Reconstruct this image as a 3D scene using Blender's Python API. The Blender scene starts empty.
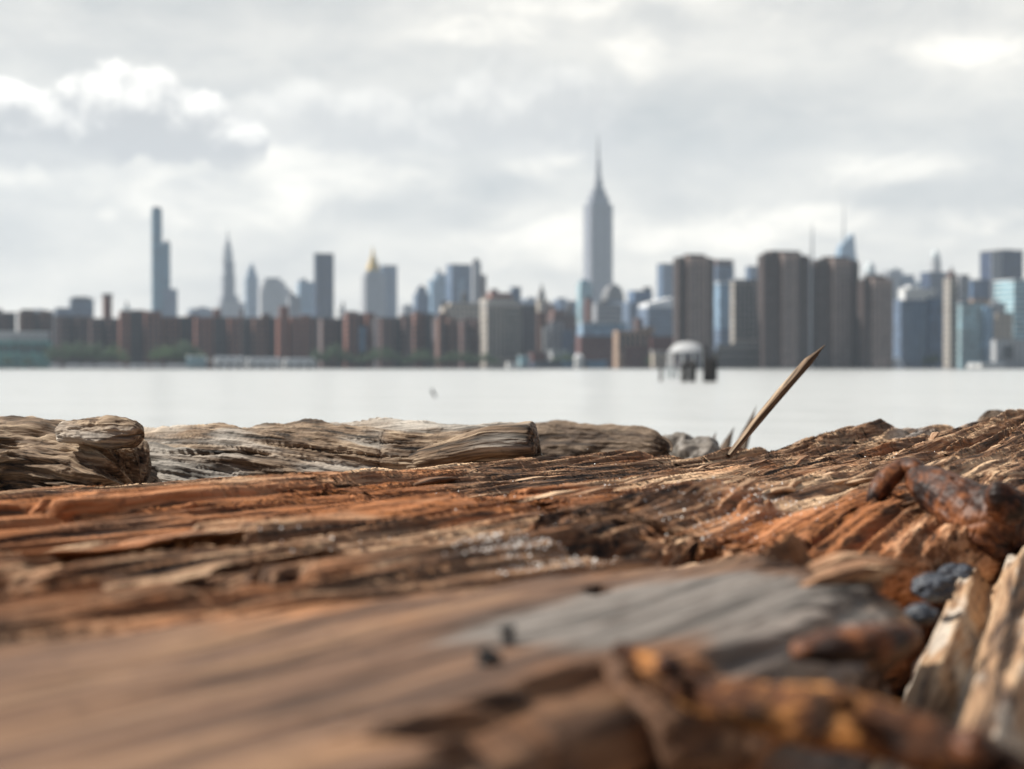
import bpy, bmesh, math, random
import numpy as np
from mathutils import Vector, Matrix
random.seed(7)
R = math.radians
SC = bpy.context.scene
COL = SC.collection
# ------------------------------------------------------------------ camera
F = 1640.0; CX, CY = 512.0, 384.5; HZ = 365.0; ZC = 2.0
PITCH = math.atan((CY-HZ)/F)
FOCUS = 0.60
cd = bpy.data.cameras.new('camera'); cam = bpy.data.objects.new('camera', cd); COL.objects.link(cam)
cam.location = (0, 0, ZC); cam.rotation_euler = (math.pi/2-PITCH, 0, 0)
cd.sensor_width = 36; cd.lens = F/1024*36
cd.clip_start = 0.01; cd.clip_end = 60000
cd.dof.use_dof = True; cd.dof.focus_distance = FOCUS; cd.dof.aperture_fstop = 19.5
SC.camera = cam

def P(px, py, d):
    """world point that stands d metres out along the view axis at that place of the photo"""
    x = (px-CX)/F*d; yu = -(py-CY)/F*d
    return Vector((x, d*math.cos(PITCH)+yu*math.sin(PITCH), ZC-d*math.sin(PITCH)+yu*math.cos(PITCH)))

# ------------------------------------------------------------------ numpy noise
_rng = np.random.RandomState(3)
_perm = np.concatenate([_rng.permutation(256)]*3)
_g = _rng.normal(size=(256, 3)); _g /= np.linalg.norm(_g, axis=1)[:, None]
def perlin(x, y, z=0.0, seed=0):
    x, y, z = np.broadcast_arrays(np.asarray(x, float), np.asarray(y, float), np.asarray(z, float))
    x = x+seed*17.31; y = y+seed*9.77; z = z+seed*3.13
    xi = np.floor(x).astype(int); yi = np.floor(y).astype(int); zi = np.floor(z).astype(int)
    xf, yf, zf = x-xi, y-yi, z-zi
    fade = lambda t: t*t*t*(t*(t*6-15)+10)
    u, v, w = fade(xf), fade(yf), fade(zf)
    xi &= 255; yi &= 255; zi &= 255
    def gr(a, b, c):
        h = _perm[_perm[_perm[(xi+a) & 255]+((yi+b) & 255)]+((zi+c) & 255)]
        q = _g[h]
        return q[..., 0]*(xf-a)+q[..., 1]*(yf-b)+q[..., 2]*(zf-c)
    l = lambda a, b, t: a+(b-a)*t
    r = l(l(l(gr(0,0,0), gr(1,0,0), u), l(gr(0,1,0), gr(1,1,0), u), v),
          l(l(gr(0,0,1), gr(1,0,1), u), l(gr(0,1,1), gr(1,1,1), u), v), w)
    return r*1.5
def fbm(x, y, z=0.0, seed=0, o=4, gain=.5):
    s = 0; a = 1; n = 0
    for i in range(o):
        f = 2.03**i
        s = s+a*perlin(np.asarray(x)*f, np.asarray(y)*f, np.asarray(z)*f, seed+i*5)
        n += a; a *= gain
    return s/n*1.4
def ridged(x, y, z=0.0, seed=0, o=3):
    s = 0; a = 1; n = 0
    for i in range(o):
        f = 2.1**i
        s = s+a*(1-2*np.abs(perlin(np.asarray(x)*f, np.asarray(y)*f, np.asarray(z)*f, seed+i*5)))
        n += a; a *= .5
    return s/n
def sstep(a, b, x):
    t = np.clip((x-a)/(b-a), 0, 1); return t*t*(3-2*t)
def terrace(n, k, sharp=.25):
    t = n*k; fl = np.floor(t); fr = t-fl
    return (fl+sstep(.5-sharp, .5+sharp, fr))/k

# ------------------------------------------------------------------ objects
def link(name, me, mat=None, parent=None):
    o = bpy.data.objects.new(name, me); COL.objects.link(o)
    if mat is not None: me.materials.append(mat)
    if parent is not None: o.parent = parent
    return o
def empty(name, loc=(0,0,0), rz=0):
    o = bpy.data.objects.new(name, None); COL.objects.link(o)
    o.location = loc; o.rotation_euler = (0, 0, rz); o.empty_display_size = .1
    return o
def tag(o, label=None, cat=None, group=None, kind=None):
    if label: o['label'] = label
    if cat: o['category'] = cat
    if group: o['group'] = group
    if kind: o['kind'] = kind
    return o
def mesh_np(name, verts, faces, smooth=True, attrs=None):
    """verts (n,3); faces (m,4) int array, or list"""
    me = bpy.data.meshes.new(name)
    if isinstance(faces, np.ndarray):
        n = len(verts); m, k = faces.shape
        me.vertices.add(n); me.vertices.foreach_set('co', np.asarray(verts, np.float32).ravel())
        me.loops.add(m*k); me.loops.foreach_set('vertex_index', faces.astype(np.int32).ravel())
        me.polygons.add(m)
        me.polygons.foreach_set('loop_start', np.arange(0, m*k, k, dtype=np.int32))
        me.polygons.foreach_set('loop_total', np.full(m, k, np.int32))
    else:
        me.from_pydata([tuple(v) for v in verts], [], faces)
    if smooth: me.polygons.foreach_set('use_smooth', np.ones(len(me.polygons), bool))
    for an, val in (attrs or {}).items():
        val = np.asarray(val, np.float32)
        if val.ndim == 2:
            a = me.attributes.new(an, 'FLOAT_VECTOR', 'POINT'); a.data.foreach_set('vector', val.ravel())
        else:
            a = me.attributes.new(an, 'FLOAT', 'POINT'); a.data.foreach_set('value', val.ravel())
    me.update(calc_edges=True); me.validate()
    return me
def grid_faces(nu, nt, wrap=False):
    i = np.arange(nu-1)[:, None]; jn = nt if wrap else nt-1
    j = np.arange(jn)[None, :]; j2 = (j+1) % nt
    a = i*nt+j; b = (i+1)*nt+j; c = (i+1)*nt+j2; d = i*nt+j2
    return np.stack([a, b, c, d], -1).reshape(-1, 4)

# ------------------------------------------------------------------ material helpers
class NT:
    def __init__(s, tree): s.t = tree; s.n = tree.nodes; s.l = tree.links
    def node(s, typ, **kw):
        n = s.n.new(typ)
        for k, v in kw.items():
            if k.startswith('i_'):
                key = k[2:]; key = int(key) if key.isdigit() else key
                s.put(n.inputs[key], v)
            else: setattr(n, k, v)
        return n
    def put(s, sock, v):
        if hasattr(v, 'links') or isinstance(v, bpy.types.NodeSocket): s.l.new(v, sock)
        else:
            if isinstance(v, (tuple, list)) and sock.type == 'RGBA' and len(v) == 3: v = (*v, 1)
            sock.default_value = v
    def math(s, op, a, b=0.0, c=None, clamp=False):
        n = s.n.new('ShaderNodeMath'); n.operation = op; n.use_clamp = clamp
        s.put(n.inputs[0], a); s.put(n.inputs[1], b)
        if c is not None: s.put(n.inputs[2], c)
        return n.outputs[0]
    def mix(s, f, a, b, mode='MIX'):
        n = s.n.new('ShaderNodeMix'); n.data_type = 'RGBA'; n.blend_type = mode
        s.put(n.inputs[0], f); s.put(n.inputs[6], a); s.put(n.inputs[7], b)
        return n.outputs[2]
    def ramp(s, f, stops, interp='LINEAR'):
        n = s.n.new('ShaderNodeValToRGB'); n.color_ramp.interpolation = interp
        e = n.color_ramp.elements
        while len(e) < len(stops): e.new(.5)
        for el, (p, c) in zip(e, stops):
            el.position = p; el.color = (c, c, c, 1) if isinstance(c, (int, float)) else (*c, 1)
        s.put(n.inputs[0], f); return n.outputs[0]
    def noise(s, vec, scale, detail=4, rough=.55, dist=0.0, w=None):
        n = s.n.new('ShaderNodeTexNoise'); s.put(n.inputs['Vector'], vec)
        n.inputs['Scale'].default_value = scale; n.inputs['Detail'].default_value = detail
        n.inputs['Roughness'].default_value = rough; n.inputs['Distortion'].default_value = dist
        return n.outputs['Fac']
    def vscale(s, vec, sc, off=(0,0,0)):
        n = s.n.new('ShaderNodeMapping'); s.put(n.inputs[0], vec)
        n.inputs['Scale'].default_value = sc; n.inputs['Location'].default_value = off
        return n.outputs[0]
    def smooth(s, x, a, b):
        n = s.n.new('ShaderNodeMapRange'); n.interpolation_type = 'SMOOTHSTEP'
        s.put(n.inputs[0], x); n.inputs[1].default_value = a; n.inputs[2].default_value = b
        return n.outputs[0]
def new_mat(name):
    m = bpy.data.materials.new(name); m.use_nodes = True
    t = NT(m.node_tree); b = t.n['Principled BSDF']
    return m, t, b

def wood(name, dark, mid, light, grey=(.27,.255,.24), orange=(.36,.12,.035), base_grey=.25, base_orange=.3, bump=.6, rough=.8, white=None, fine=1.0):
    """weathered wood: stretched fibre noise in the piece's own grain coordinates, with grey bleached and rust stained patches"""
    m, t, b = new_mat(name)
    g = t.node('ShaderNodeAttribute', attribute_name='grain').outputs['Vector']
    wz = t.node('ShaderNodeAttribute', attribute_name='grey').outputs['Fac']
    rz = t.node('ShaderNodeAttribute', attribute_name='rust').outputs['Fac']
    warp = t.node('ShaderNodeTexNoise', i_Scale=14.0, i_Detail=1.0); t.put(warp.inputs['Vector'], g)
    wv = t.node('ShaderNodeVectorMath', operation='MULTIPLY_ADD')
    t.put(wv.inputs[0], warp.outputs['Color']); wv.inputs[1].default_value = (.01, .01, .01); t.put(wv.inputs[2], g)
    g2 = wv.outputs[0]
    n1 = t.noise(t.vscale(g2, (7, 130, 130)), 1, 4, .62)
    n2 = t.noise(t.vscale(g2, (3, 36, 36), (3, 1, 5)), 1, 3, .55)
    n3 = t.noise(t.vscale(g2, (22, 620*fine, 620*fine)), 1, 2, .6)
    n4 = t.noise(t.vscale(g2, (14, 34, 34), (9, 2, 7)), 1, 3, .6)
    n5 = t.noise(t.vscale(g2, (220, 260, 260)), 1, 2, .65)
    f = t.math('ADD', t.math('MULTIPLY', n1, .5), t.math('MULTIPLY', n2, .28))
    f = t.math('ADD', f, t.math('MULTIPLY', n3, .42))
    f = t.math('ADD', f, -.10)
    col = t.ramp(f, [(.38, dark), (.49, mid), (.62, light)])
    # rust stain
    om = t.smooth(t.math('ADD', n4, t.math('ADD', rz, base_orange-.5)), .38, .66)
    ocol = t.ramp(f, [(.34, tuple(c*.28 for c in orange)), (.5, orange), (.66, tuple(min(1, c*1.55+.03) for c in orange))])
    col = t.mix(t.math('MULTIPLY', om, .85), col, ocol)
    # bleached grey
    gm = t.smooth(t.math('ADD', t.noise(t.vscale(g2, (9, 40, 40), (1, 8, 4)), 1, 3, .6), t.math('ADD', wz, base_grey-.5)), .42, .58)
    gcol = t.ramp(f, [(.34, tuple(c*.3 for c in grey)), (.47, grey), (.66, tuple(min(1, c*1.5) for c in grey))])
    col = t.mix(t.math('MULTIPLY', gm, .9), col, gcol)
    if white:
        wm = t.smooth(t.noise(t.vscale(g2, (16, 75, 75), (4, 4, 4)), 1, 4, .6), .47, .58)
        col = t.mix(t.math('MULTIPLY', wm, .9), col, t.mix(n1, tuple(c*.6 for c in white), white))
    # dirt flecks and tiny dark checks that run with the grain
    chk = t.smooth(t.noise(t.vscale(g2, (26, 420, 420), (2, 3, 3)), 1, 2, .5), .30, .40)
    col = t.mix(t.math('MULTIPLY', t.math('SUBTRACT', 1, chk), .75), col, tuple(c*.5 for c in dark))
    col = t.mix(t.math('MULTIPLY', t.smooth(n5, .58, .72), .45), col, tuple(c*.9 for c in dark))
    t.put(b.inputs['Base Color'], col)
    t.put(b.inputs['Roughness'], t.math('ADD', rough-.12, t.math('MULTIPLY', n4, .25)))
    b.inputs['Specular IOR Level'].default_value = .35
    h = t.math('ADD', t.math('MULTIPLY', n1, .8), t.math('MULTIPLY', n3, .45))
    bp = t.node('ShaderNodeBump'); bp.inputs['Strength'].default_value = bump; bp.inputs['Distance'].default_value = .003
    t.put(bp.inputs['Height'], h); t.put(b.inputs['Normal'], bp.outputs[0])
    return m

M = {}
M['beam'] = wood('weathered_timber', (.012,.006,.004), (.185,.092,.046), (.64,.44,.275), orange=(.33,.115,.034), base_grey=.2, base_orange=.35, bump=.8)
M['plank'] = wood('worn_plank', (.055,.030,.019), (.145,.078,.046), (.27,.158,.088), grey=(.175,.158,.142), orange=(.30,.125,.045), base_grey=.02, base_orange=.30, bump=.35, fine=.5)
M['drift'] = wood('silvered_driftwood', (.010,.007,.005), (.16,.105,.065), (.46,.35,.24), grey=(.36,.33,.29), orange=(.34,.17,.065), base_grey=.42, base_orange=.22, bump=.8)
M['splinter'] = wood('fresh_splinter', (.05,.022,.01), (.28,.14,.07), (.55,.38,.24), base_grey=.2, base_orange=.3, bump=.4)
M['pale'] = wood('bleached_timber', (.04,.02,.012), (.30,.18,.10), (.46,.32,.20), base_grey=.1, base_orange=.26, orange=(.45,.19,.07), white=(.56,.49,.41), bump=.8)
M['rotten'] = wood('rotten_red_timber', (.02,.010,.007), (.15,.085,.055), (.46,.34,.24), grey=(.33,.29,.25), orange=(.22,.075,.035), base_grey=.30, base_orange=.22, bump=.8)
M['darkdrift'] = wood('dark_driftwood', (.012,.009,.007), (.075,.05,.034), (.22,.16,.11), base_grey=.25, base_orange=.15, bump=.8)

def rust_mat(name, a, b_, c, rough=.88):
    m, t, b = new_mat(name)
    tc = t.node('ShaderNodeTexCoord').outputs['Object']
    n1 = t.noise(tc, 120, 4, .65); n2 = t.noise(tc, 420, 3, .65); n3 = t.noise(tc, 110, 3, .55)
    f = t.math('ADD', t.math('MULTIPLY', n1, .65), t.math('MULTIPLY', n2, .35))
    col = t.ramp(f, [(.38, a), (.49, b_), (.62, c)])
    col = t.mix(t.math('MULTIPLY', t.smooth(n3, .5, .62), .9), col, tuple(q*.6 for q in a))
    t.put(b.inputs['Base Color'], col); b.inputs['Roughness'].default_value = rough
    b.inputs['Specular IOR Level'].default_value = .25
    bp = t.node('ShaderNodeBump'); bp.inputs['Strength'].default_value = .8; bp.inputs['Distance'].default_value = .0012
    t.put(bp.inputs['Height'], f); t.put(b.inputs['Normal'], bp.outputs[0])
    return m
M['rust'] = rust_mat('rusted_iron', (.014,.007,.005), (.10,.038,.016), (.50,.225,.07))
M['rustdark'] = rust_mat('dark_rusted_iron', (.012,.006,.005), (.065,.023,.011), (.22,.08,.03), .5)
M['iron'] = rust_mat('blackened_iron', (.01,.01,.01), (.03,.027,.026), (.09,.085,.08), .45)
def rock_mat(name, a, b_):
    m, t, b = new_mat(name)
    tc = t.node('ShaderNodeTexCoord').outputs['Object']
    n1 = t.noise(tc, 40, 6, .65)
    t.put(b.inputs['Base Color'], t.ramp(n1, [(.35, a), (.65, b_)])); b.inputs['Roughness'].default_value = .55
    bp = t.node('ShaderNodeBump'); bp.inputs['Strength'].default_value = .7; bp.inputs['Distance'].default_value = .004
    bp.inputs['Strength'].default_value = .35; bp.inputs['Distance'].default_value = .0012
    t.put(bp.inputs['Height'], t.noise(tc, 300, 4, .6)); t.put(b.inputs['Normal'], bp.outputs[0])
    return m
M['stone'] = rock_mat('wet_blue_stone', (.014,.018,.026), (.05,.058,.075))
M['rock'] = rock_mat('grey_brown_rock', (.07,.06,.05), (.22,.19,.16))
def plain(name, c, rough=.7, metal=0.0, var=.25, scale=.15):
    m, t, b = new_mat(name)
    tc = t.node('ShaderNodeTexCoord').outputs['Object']
    n = t.noise(tc, scale, 5, .6)
    t.put(b.inputs['Base Color'], t.mix(n, tuple(x*(1-var) for x in c), tuple(min(1, x*(1+var)) for x in c)))
    b.inputs['Roughness'].default_value = rough; b.inputs['Metallic'].default_value = metal
    return m
# ================================================================== FOREGROUND TIMBERS
TH = R(50); GX, GY = math.sin(TH), math.cos(TH); NX, NY = -GY, GX
def to_uv(X, Y): return X*GX+Y*GY, X*NX+Y*NY
def to_xy(u, v): return u*GX+v*NX, u*GY+v*NY
def tps(ctrl, smooth=1e-5):
    c = np.array(ctrl, float); p = c[:, :2]; z = c[:, 2]
    n = len(c)
    def K(d2): return np.where(d2 > 1e-12, d2*np.log(np.maximum(d2, 1e-12)), 0)
    A = np.zeros((n+3, n+3)); d2 = ((p[:, None]-p[None])**2).sum(-1)
    A[:n, :n] = K(d2)+np.eye(n)*smooth; A[:n, n] = 1; A[:n, n+1:] = p; A[n, :n] = 1; A[n+1:, :n] = p.T
    w = np.linalg.solve(A, np.concatenate([z, np.zeros(3)]))
    def f(u, v):
        r = w[n]+w[n+1]*u+w[n+2]*v
        for i in range(n): r = r+w[i]*K((u-p[i, 0])**2+(v-p[i, 1])**2)
        return r
    # tabulate once, then read off bilinearly
    gu = np.linspace(-.75, 1.45, 441); gv = np.linspace(-.1, .75, 341)
    Z = f(gu[:, None], gv[None, :])
    def g(u, v):
        a = np.clip((u+.75)/2.2*440, 0, 439.999); b_ = np.clip((v+.1)/.85*340, 0, 339.999)
        a, b_ = np.broadcast_arrays(a, b_); i = a.astype(int); j = b_.astype(int); p_, q_ = a-i, b_-j
        return (Z[i, j]*(1-p_)+Z[i+1, j]*p_)*(1-q_)+(Z[i, j+1]*(1-p_)+Z[i+1, j+1]*p_)*q_
    return g
def ctrl_pts(lst):
    out = []
    for px, py, d in lst:
        q = P(px, py, d); u, v = to_uv(q.x, q.y); out.append((u, v, q.z-ZC))
    return out
def on_plane(px, py, z=-.037):
    """where the sight line of that place of the photo meets the height z (relative to the eye)"""
    a = P(px, py, 1.0)-Vector((0, 0, ZC)); k = z/a.z
    return a.x*k, a.y*k
def stroke(u, v, pts, width, depth, z=-.037, taper=True):
    q = [to_uv(*on_plane(a, b, z)) for a, b in pts]
    best = np.full(np.shape(u), 9.0); tt = np.zeros(np.shape(u)); n = len(q)-1
    for i in range(n):
        (u0, v0), (u1, v1) = q[i], q[i+1]
        du, dv = u1-u0, v1-v0; L = du*du+dv*dv
        s = np.clip(((u-u0)*du+(v-v0)*dv)/L, 0, 1)
        d = np.hypot(u-u0-s*du, v-v0-s*dv)
        m = d < best; best = np.where(m, d, best); tt = np.where(m, (i+s)/n, tt)
    w = width*(np.sin(np.clip(tt, .03, .97)*math.pi)**.5 if taper else 1.0)
    w = w*(1+.5*perlin(u*60, v*60, 0, 31))
    return depth*np.exp(-(best/np.maximum(w, 1e-4))**4)

_ku = np.linspace(-1, 2, 1201)
_ks = np.cumsum(.10+.30*sstep(-.05, .35, _ku))*(_ku[1]-_ku[0]); _ks -= np.interp(.3, _ku, _ks)
def sweep(u, v): return v-np.interp(u, _ku, _ks)          # the grain curves away from the timber's edge
_kp = np.cumsum(.14+.24*sstep(.0, .2, _ku))*(_ku[1]-_ku[0]); _kp -= np.interp(.1, _ku, _kp)
def sweep_plank(u, v): return v-np.interp(u, _ku, _kp)

def beam(name, mat, u0, u1, nu, vfront, vback, nv, ztop, zbot, round_f=.006, round_b=.01, jag=(.01, .01), side_amp=.006, seed=0, grey=None, rust=None, parent=None, gfun=None):
    """a closed timber: worked top surface, ragged flanks and broken ends. ztop(u, v) relative to the eye"""
    us = np.linspace(u0, u1, nu)[:, None]
    nf, nb = 26, 26
    vf = vfront(us) if callable(vfront) else np.full_like(us, vfront)
    vb = vback(us) if callable(vback) else np.full_like(us, vback)
    t = np.linspace(0, 1, nv)[None, :]
    v_top = vf+(vb-vf)*t
    # broken ends: every fibre stops at its own place
    def ends(v):
        a = u0+jag[0]*(fbm(v*40, 3.3, 0, seed+3)+.5*fbm(v*220, 1.1, 0, seed+4))
        b = u1+jag[1]*(fbm(v*40, 7.3, 0, seed+5)+.6*fbm(v*220, 4.1, 0, seed+6))
        return a, b
    ua, ub = ends(v_top)
    s = (us-u0)/(u1-u0)
    u_top = ua+(ub-ua)*s
    z_top = ztop(u_top, v_top)
    df = v_top-vf; db = vb-v_top
    z_top = z_top-round_f*(1-np.sqrt(1-(1-np.clip(df/round_f, 0, 1))**2))-round_b*(1-np.sqrt(1-(1-np.clip(db/round_b, 0, 1))**2))
    de = np.minimum(u_top-ua, ub-u_top)
    z_top = z_top-.006*(1-np.sqrt(1-(1-np.clip(de/.008, 0, 1))**2))
    def flank(v_edge, u_edge, z_edge, sign, k, n):
        h = np.linspace(0, 1, n+1)[None, 1:]
        hh = h**1.5
        z = z_edge+(zbot-z_edge)*hh
        u = u_edge+0*h
        lay = side_amp*(fbm(u*5, z*70, 0, seed+k)+.6*fbm(u*18, z*200, 0, seed+k+1))
        v = v_edge+sign*(lay*np.minimum(1, hh*20)+.004*np.minimum(1, hh*12))
        return u, v, z
    uF, vF, zF = flank(v_top[:, :1], u_top[:, :1], z_top[:, :1], -1, 11, nf)
    uB, vB, zB = flank(v_top[:, -1:], u_top[:, -1:], z_top[:, -1:], 1, 14, nb)
    U = np.concatenate([uF[:, ::-1], u_top, uB], 1); V = np.concatenate([vF[:, ::-1], v_top, vB], 1); Z = np.concatenate([zF[:, ::-1], z_top, zB], 1)
    X, Y = to_xy(U, V)
    nt = U.shape[1]
    verts = np.stack([X, Y, Z+ZC], -1).reshape(-1, 3)
    g = np.stack([U+seed*.37, gfun(U, V) if gfun else V, Z], -1).reshape(-1, 3)
    gr = (grey(U, V) if grey else np.zeros_like(U)).ravel(); ru = (rust(U, V) if rust else np.zeros_like(U)).ravel()
    faces = grid_faces(nu, nt, wrap=True)
    me = mesh_np(name, verts, faces[:, ::-1], True, {'grain': g, 'grey': gr, 'rust': ru})
    # end caps
    bm = bmesh.new(); bm.from_mesh(me); bm.verts.ensure_lookup_table()
    for row, flip in ((0, True), (nu-1, False)):
        bm.verts.ensure_lookup_table(); loop = [bm.verts[row*nt+j] for j in range(nt)]
        c = sum((w.co for w in loop), Vector())/nt
        cv = bm.verts.new(c)
        for j in range(nt):
            tri = [cv, loop[j], loop[(j+1) % nt]]
            try: bm.faces.new(tri[::-1] if flip else tri)
            except ValueError: pass
    bmesh.ops.recalc_face_normals(bm, faces=bm.faces)
    bm.to_mesh(me); bm.free()
    return link(name, me, mat, parent)

def blob_mask(u, v, lst):
    """soft patches given by places in the photo: (px, py, along, across, strength)"""
    r = np.zeros(np.shape(u))
    for px, py, a, b, s in lst:
        q = to_uv(*on_plane(px, py)); r = r+s*np.exp(-((u-q[0])/a)**2-((v-q[1])/b)**2)
    return r

# ---- the big timber -------------------------------------------------
BC = ctrl_pts([(0,590,.262),(0,575,.285),(0,540,.345),(0,505,.43),(0,485,.52),
  (200,580,.275),(200,530,.365),(200,500,.445),(200,479,.545),
  (350,570,.288),(350,530,.365),(350,490,.48),(350,468,.61),
  (520,560,.305),(520,520,.385),(520,480,.53),(540,453,.69),
  (690,556,.312),(690,505,.43),(690,472,.57),(690,449,.735),
  (800,545,.33),(800,490,.475),(800,456,.65),(800,434,.79),
  (900,525,.36),(900,472,.53),(900,428,.80),
  (1020,500,.41),(1020,452,.60),(1020,414,.84),(1150,440,.62),(1150,400,.9)])
BC += [(-.6,.2,-.040),(-.6,.36,-.039),(-.6,.52,-.043),(1.3,.2,-.03),(1.3,.36,-.026),(1.3,.52,-.022)]
beam_base = tps(BC, 2e-4)
def beam_top(u, v):
    z = beam_base(u, v)-.0035*sstep(.40,.47,v)*(1-sstep(.5,.65,u))
    ua, va = u, v
    w = .004*fbm(u*3, v*6, 0, 1)+.0010*fbm(u*13, v*22, 0, 2)
    vw = sweep(u, v)+w
    right = sstep(.42, .62, u+.25*(v-.36)); far = sstep(.69, .80, u)
    left = 1-right
    amp = 1.15+.75*right
    z = z+.0045*fbm(u*1.2, vw*26, 0, 8, 3)*amp
    n = fbm(u*1.5, vw*38, 0, 9, 3)
    z = z+amp*.0075*(terrace(n, 5, .16)-.5*n)
    n2 = fbm(u*(2.0+0*right)+3, (vw+.004*fbm(u*9, v*9, 0, 4))*95, 0, 12, 3)
    z = z+(1.0+.8*right)*.0036*terrace(n2, 4, .15)
    z = z+.0016*(ridged(u*3.2, vw*190, 0, 15, 3)-.4)*(1-.3*far)
    z = z+.00045*fbm(u*30, vw*640, 0, 18, 2)
    z = z+(.5+.7*right)*.0022*terrace(fbm(u*4, vw*210, 0, 19, 3), 3, .14)
    z = z+.0012*sstep(.5,.7,u)*np.clip(fbm(u*22, vw*150, 0, 20, 3), -.3, 1)
    # splits: narrow deep checks along the grain
    c1 = np.abs(perlin(u*1.0, vw*34, 0, 22)); z = z-.010*np.clip(1-c1/.045, 0, 1)**1.2*sstep(-.1, .25, perlin(u*3, vw*10, 0, 23))
    c2 = np.abs(perlin(u*1.8, vw*75, 0, 25)); z = z-.0045*np.clip(1-c2/.06, 0, 1)*sstep(-.05, .3, perlin(u*5, vw*16, 0, 26))
    c3 = np.abs(perlin(u*1.3, vw*135, 0, 28)); z = z-(.4+right)*.0028*np.clip(1-c3/.07, 0, 1)*sstep(-.2, .2, perlin(u*4, vw*30, 0, 29))
    # rotten lumpy end
    z = z-far*.007+far*(.012*fbm(u*20, v*26, 0, 41, 4)+.006*(ridged(u*45, v*60, 0, 42, 3)-.5))
    # gouges and the long gap along the front
    z = z-stroke(u, v, [(-60,572),(60,566),(170,552),(235,545)], .011, .026)
    z = z-stroke(u, v, [(-60,524),(90,522),(230,508)], .004, .004)
    z = z-stroke(u, v, [(150,494),(260,489),(330,484)], .006, .004)
    z = z-stroke(u, v, [(520,548),(620,540),(720,532)], .006, .009)
    z = z-stroke(u, v, [(400,509),(470,504),(540,499)], .006, .006)
    z = z-stroke(u, v, [(110,606),(200,594),(300,582)], .010, .016)
    z = z+stroke(u, v, [(540,533),(620,519),(700,513),(760,510)], .010, .0035)
    z = z+stroke(u, v, [(-40,592),(100,581),(260,562),(330,550)], .006, .003)
    # hollow where the bolt sits and the gap opens
    q = to_uv(*on_plane(840, 535)); z = z-.005*np.exp(-((u-q[0])/.05)**2-((v-q[1])/.03)**2)
    q = to_uv(*on_plane(965, 560)); z = z-.05*np.exp(-((u-q[0])/.05)**2-((v-q[1])/.03)**2)
    return z
def beam_grey(u, v):
    return blob_mask(u, v, [(960,440,.10,.09,.28),(640,440,.15,.03,.14),(450,470,.1,.03,.1),(300,472,.12,.02,.12),(0,620,.05,.02,.1)])-.02
def beam_rust(u, v):
    return blob_mask(u, v, [(150,505,.16,.06,.22),(330,520,.1,.05,.22),(700,520,.07,.05,.12),(820,520,.05,.05,.2),(960,440,.10,.08,-.2),(60,610,.06,.03,.2),(600,520,.05,.02,-.15)])
bm_root = beam('weathered_beam', M['beam'], -.30, 1.02, 900,
     lambda u: .196+.034*sstep(.245, .285, u)+.006*fbm(u*6, .3, 0, 51), lambda u: .520+.014*fbm(u*3, .7, 0, 52)+.006*fbm(u*14, .7, 0, 53), 760, beam_top, -.30,
     round_f=.004, round_b=.018, jag=(.03, .05), seed=1, gfun=sweep, grey=beam_grey, rust=beam_rust)
tag(bm_root, 'longest reddish brown weathered beam with deep cracks along its grain, thin stick standing on it', 'timber beam')

# ---- the plank in front of it --------------------------------------
plank_base = tps(ctrl_pts([(0,769,.15),(150,769,.15),(330,760,.152),(0,700,.178),(200,690,.184),(0,645,.212),(150,606,.246),(300,589,.264),
   (450,640,.217),(450,566,.295),(560,600,.25),(560,557,.308),(700,640,.215),(700,590,.262),(700,552,.314),(850,580,.275),(830,545,.326),(900,545,.33)])
   +[(-.4,.12,-.037),(-.4,.2,-.037),(.4,.12,-.037),(.4,.2,-.036)], 3e-4)
def plank_top(u, v):
    vw = sweep_plank(u, v)+.006*fbm(u*6, v*9, 0, 61)
    z = plank_base(u, v)+.0010*fbm(u*4, vw*40, 0, 62, 3)+.0005*(ridged(u*5, vw*170, 0, 63, 3)-.5)+.0002*fbm(u*22, vw*600, 0, 64, 2)
    z = z-stroke(u, v, [(435,582),(500,575),(560,560)], .0065, .022)
    z = z-stroke(u, v, [(595,600),(600,590)], .002, .004)
    z = z-stroke(u, v, [(770,680),(820,640),(880,600)], .004, .004)
    e = sstep(.212, .240, u)
    z = z+e*(.006*fbm(u*10, vw*110, 0, 65, 3)+.006*terrace(fbm(u*7, vw*120, 0, 66, 2), 4, .12))
    z = z-.006*sstep(.165, .20, u)*sstep(.150, .126, v)
    return z
plank = beam('split_plank', M['plank'], -.26, .238, 620, lambda u: np.interp(u, [-.3,.07,.085,.103,.137,.150,.21,.262], [.115,.117,.122,.134,.146,.139,.164,.190])+.003*fbm(u*12, .3, 0, 71)+.0015*fbm(u*50, .3, 0, 72),
     lambda u: .2085+.004*fbm(u*9, .8, 0, 73)+.002*fbm(u*40, .9, 0, 74), 240, plank_top, -.10, round_f=.0022, round_b=.002, jag=(.02, .034), side_amp=.011, seed=2, gfun=sweep_plank,
     grey=lambda u, v: blob_mask(u, v, [(770,605,.065,.05,.50),(710,640,.04,.03,.25),(620,612,.05,.025,.18),(440,660,.04,.03,.06),(1000,560,.03,.05,-.2)])-.03,
     rust=lambda u, v: blob_mask(u, v, [(300,610,.07,.015,.2),(690,553,.05,.012,.3),(850,548,.03,.015,.35),(830,640,.04,.02,.3)]))
tag(plank, 'smooth split plank, brown turning grey towards its broken end, two bent nails in it', 'plank')

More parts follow.
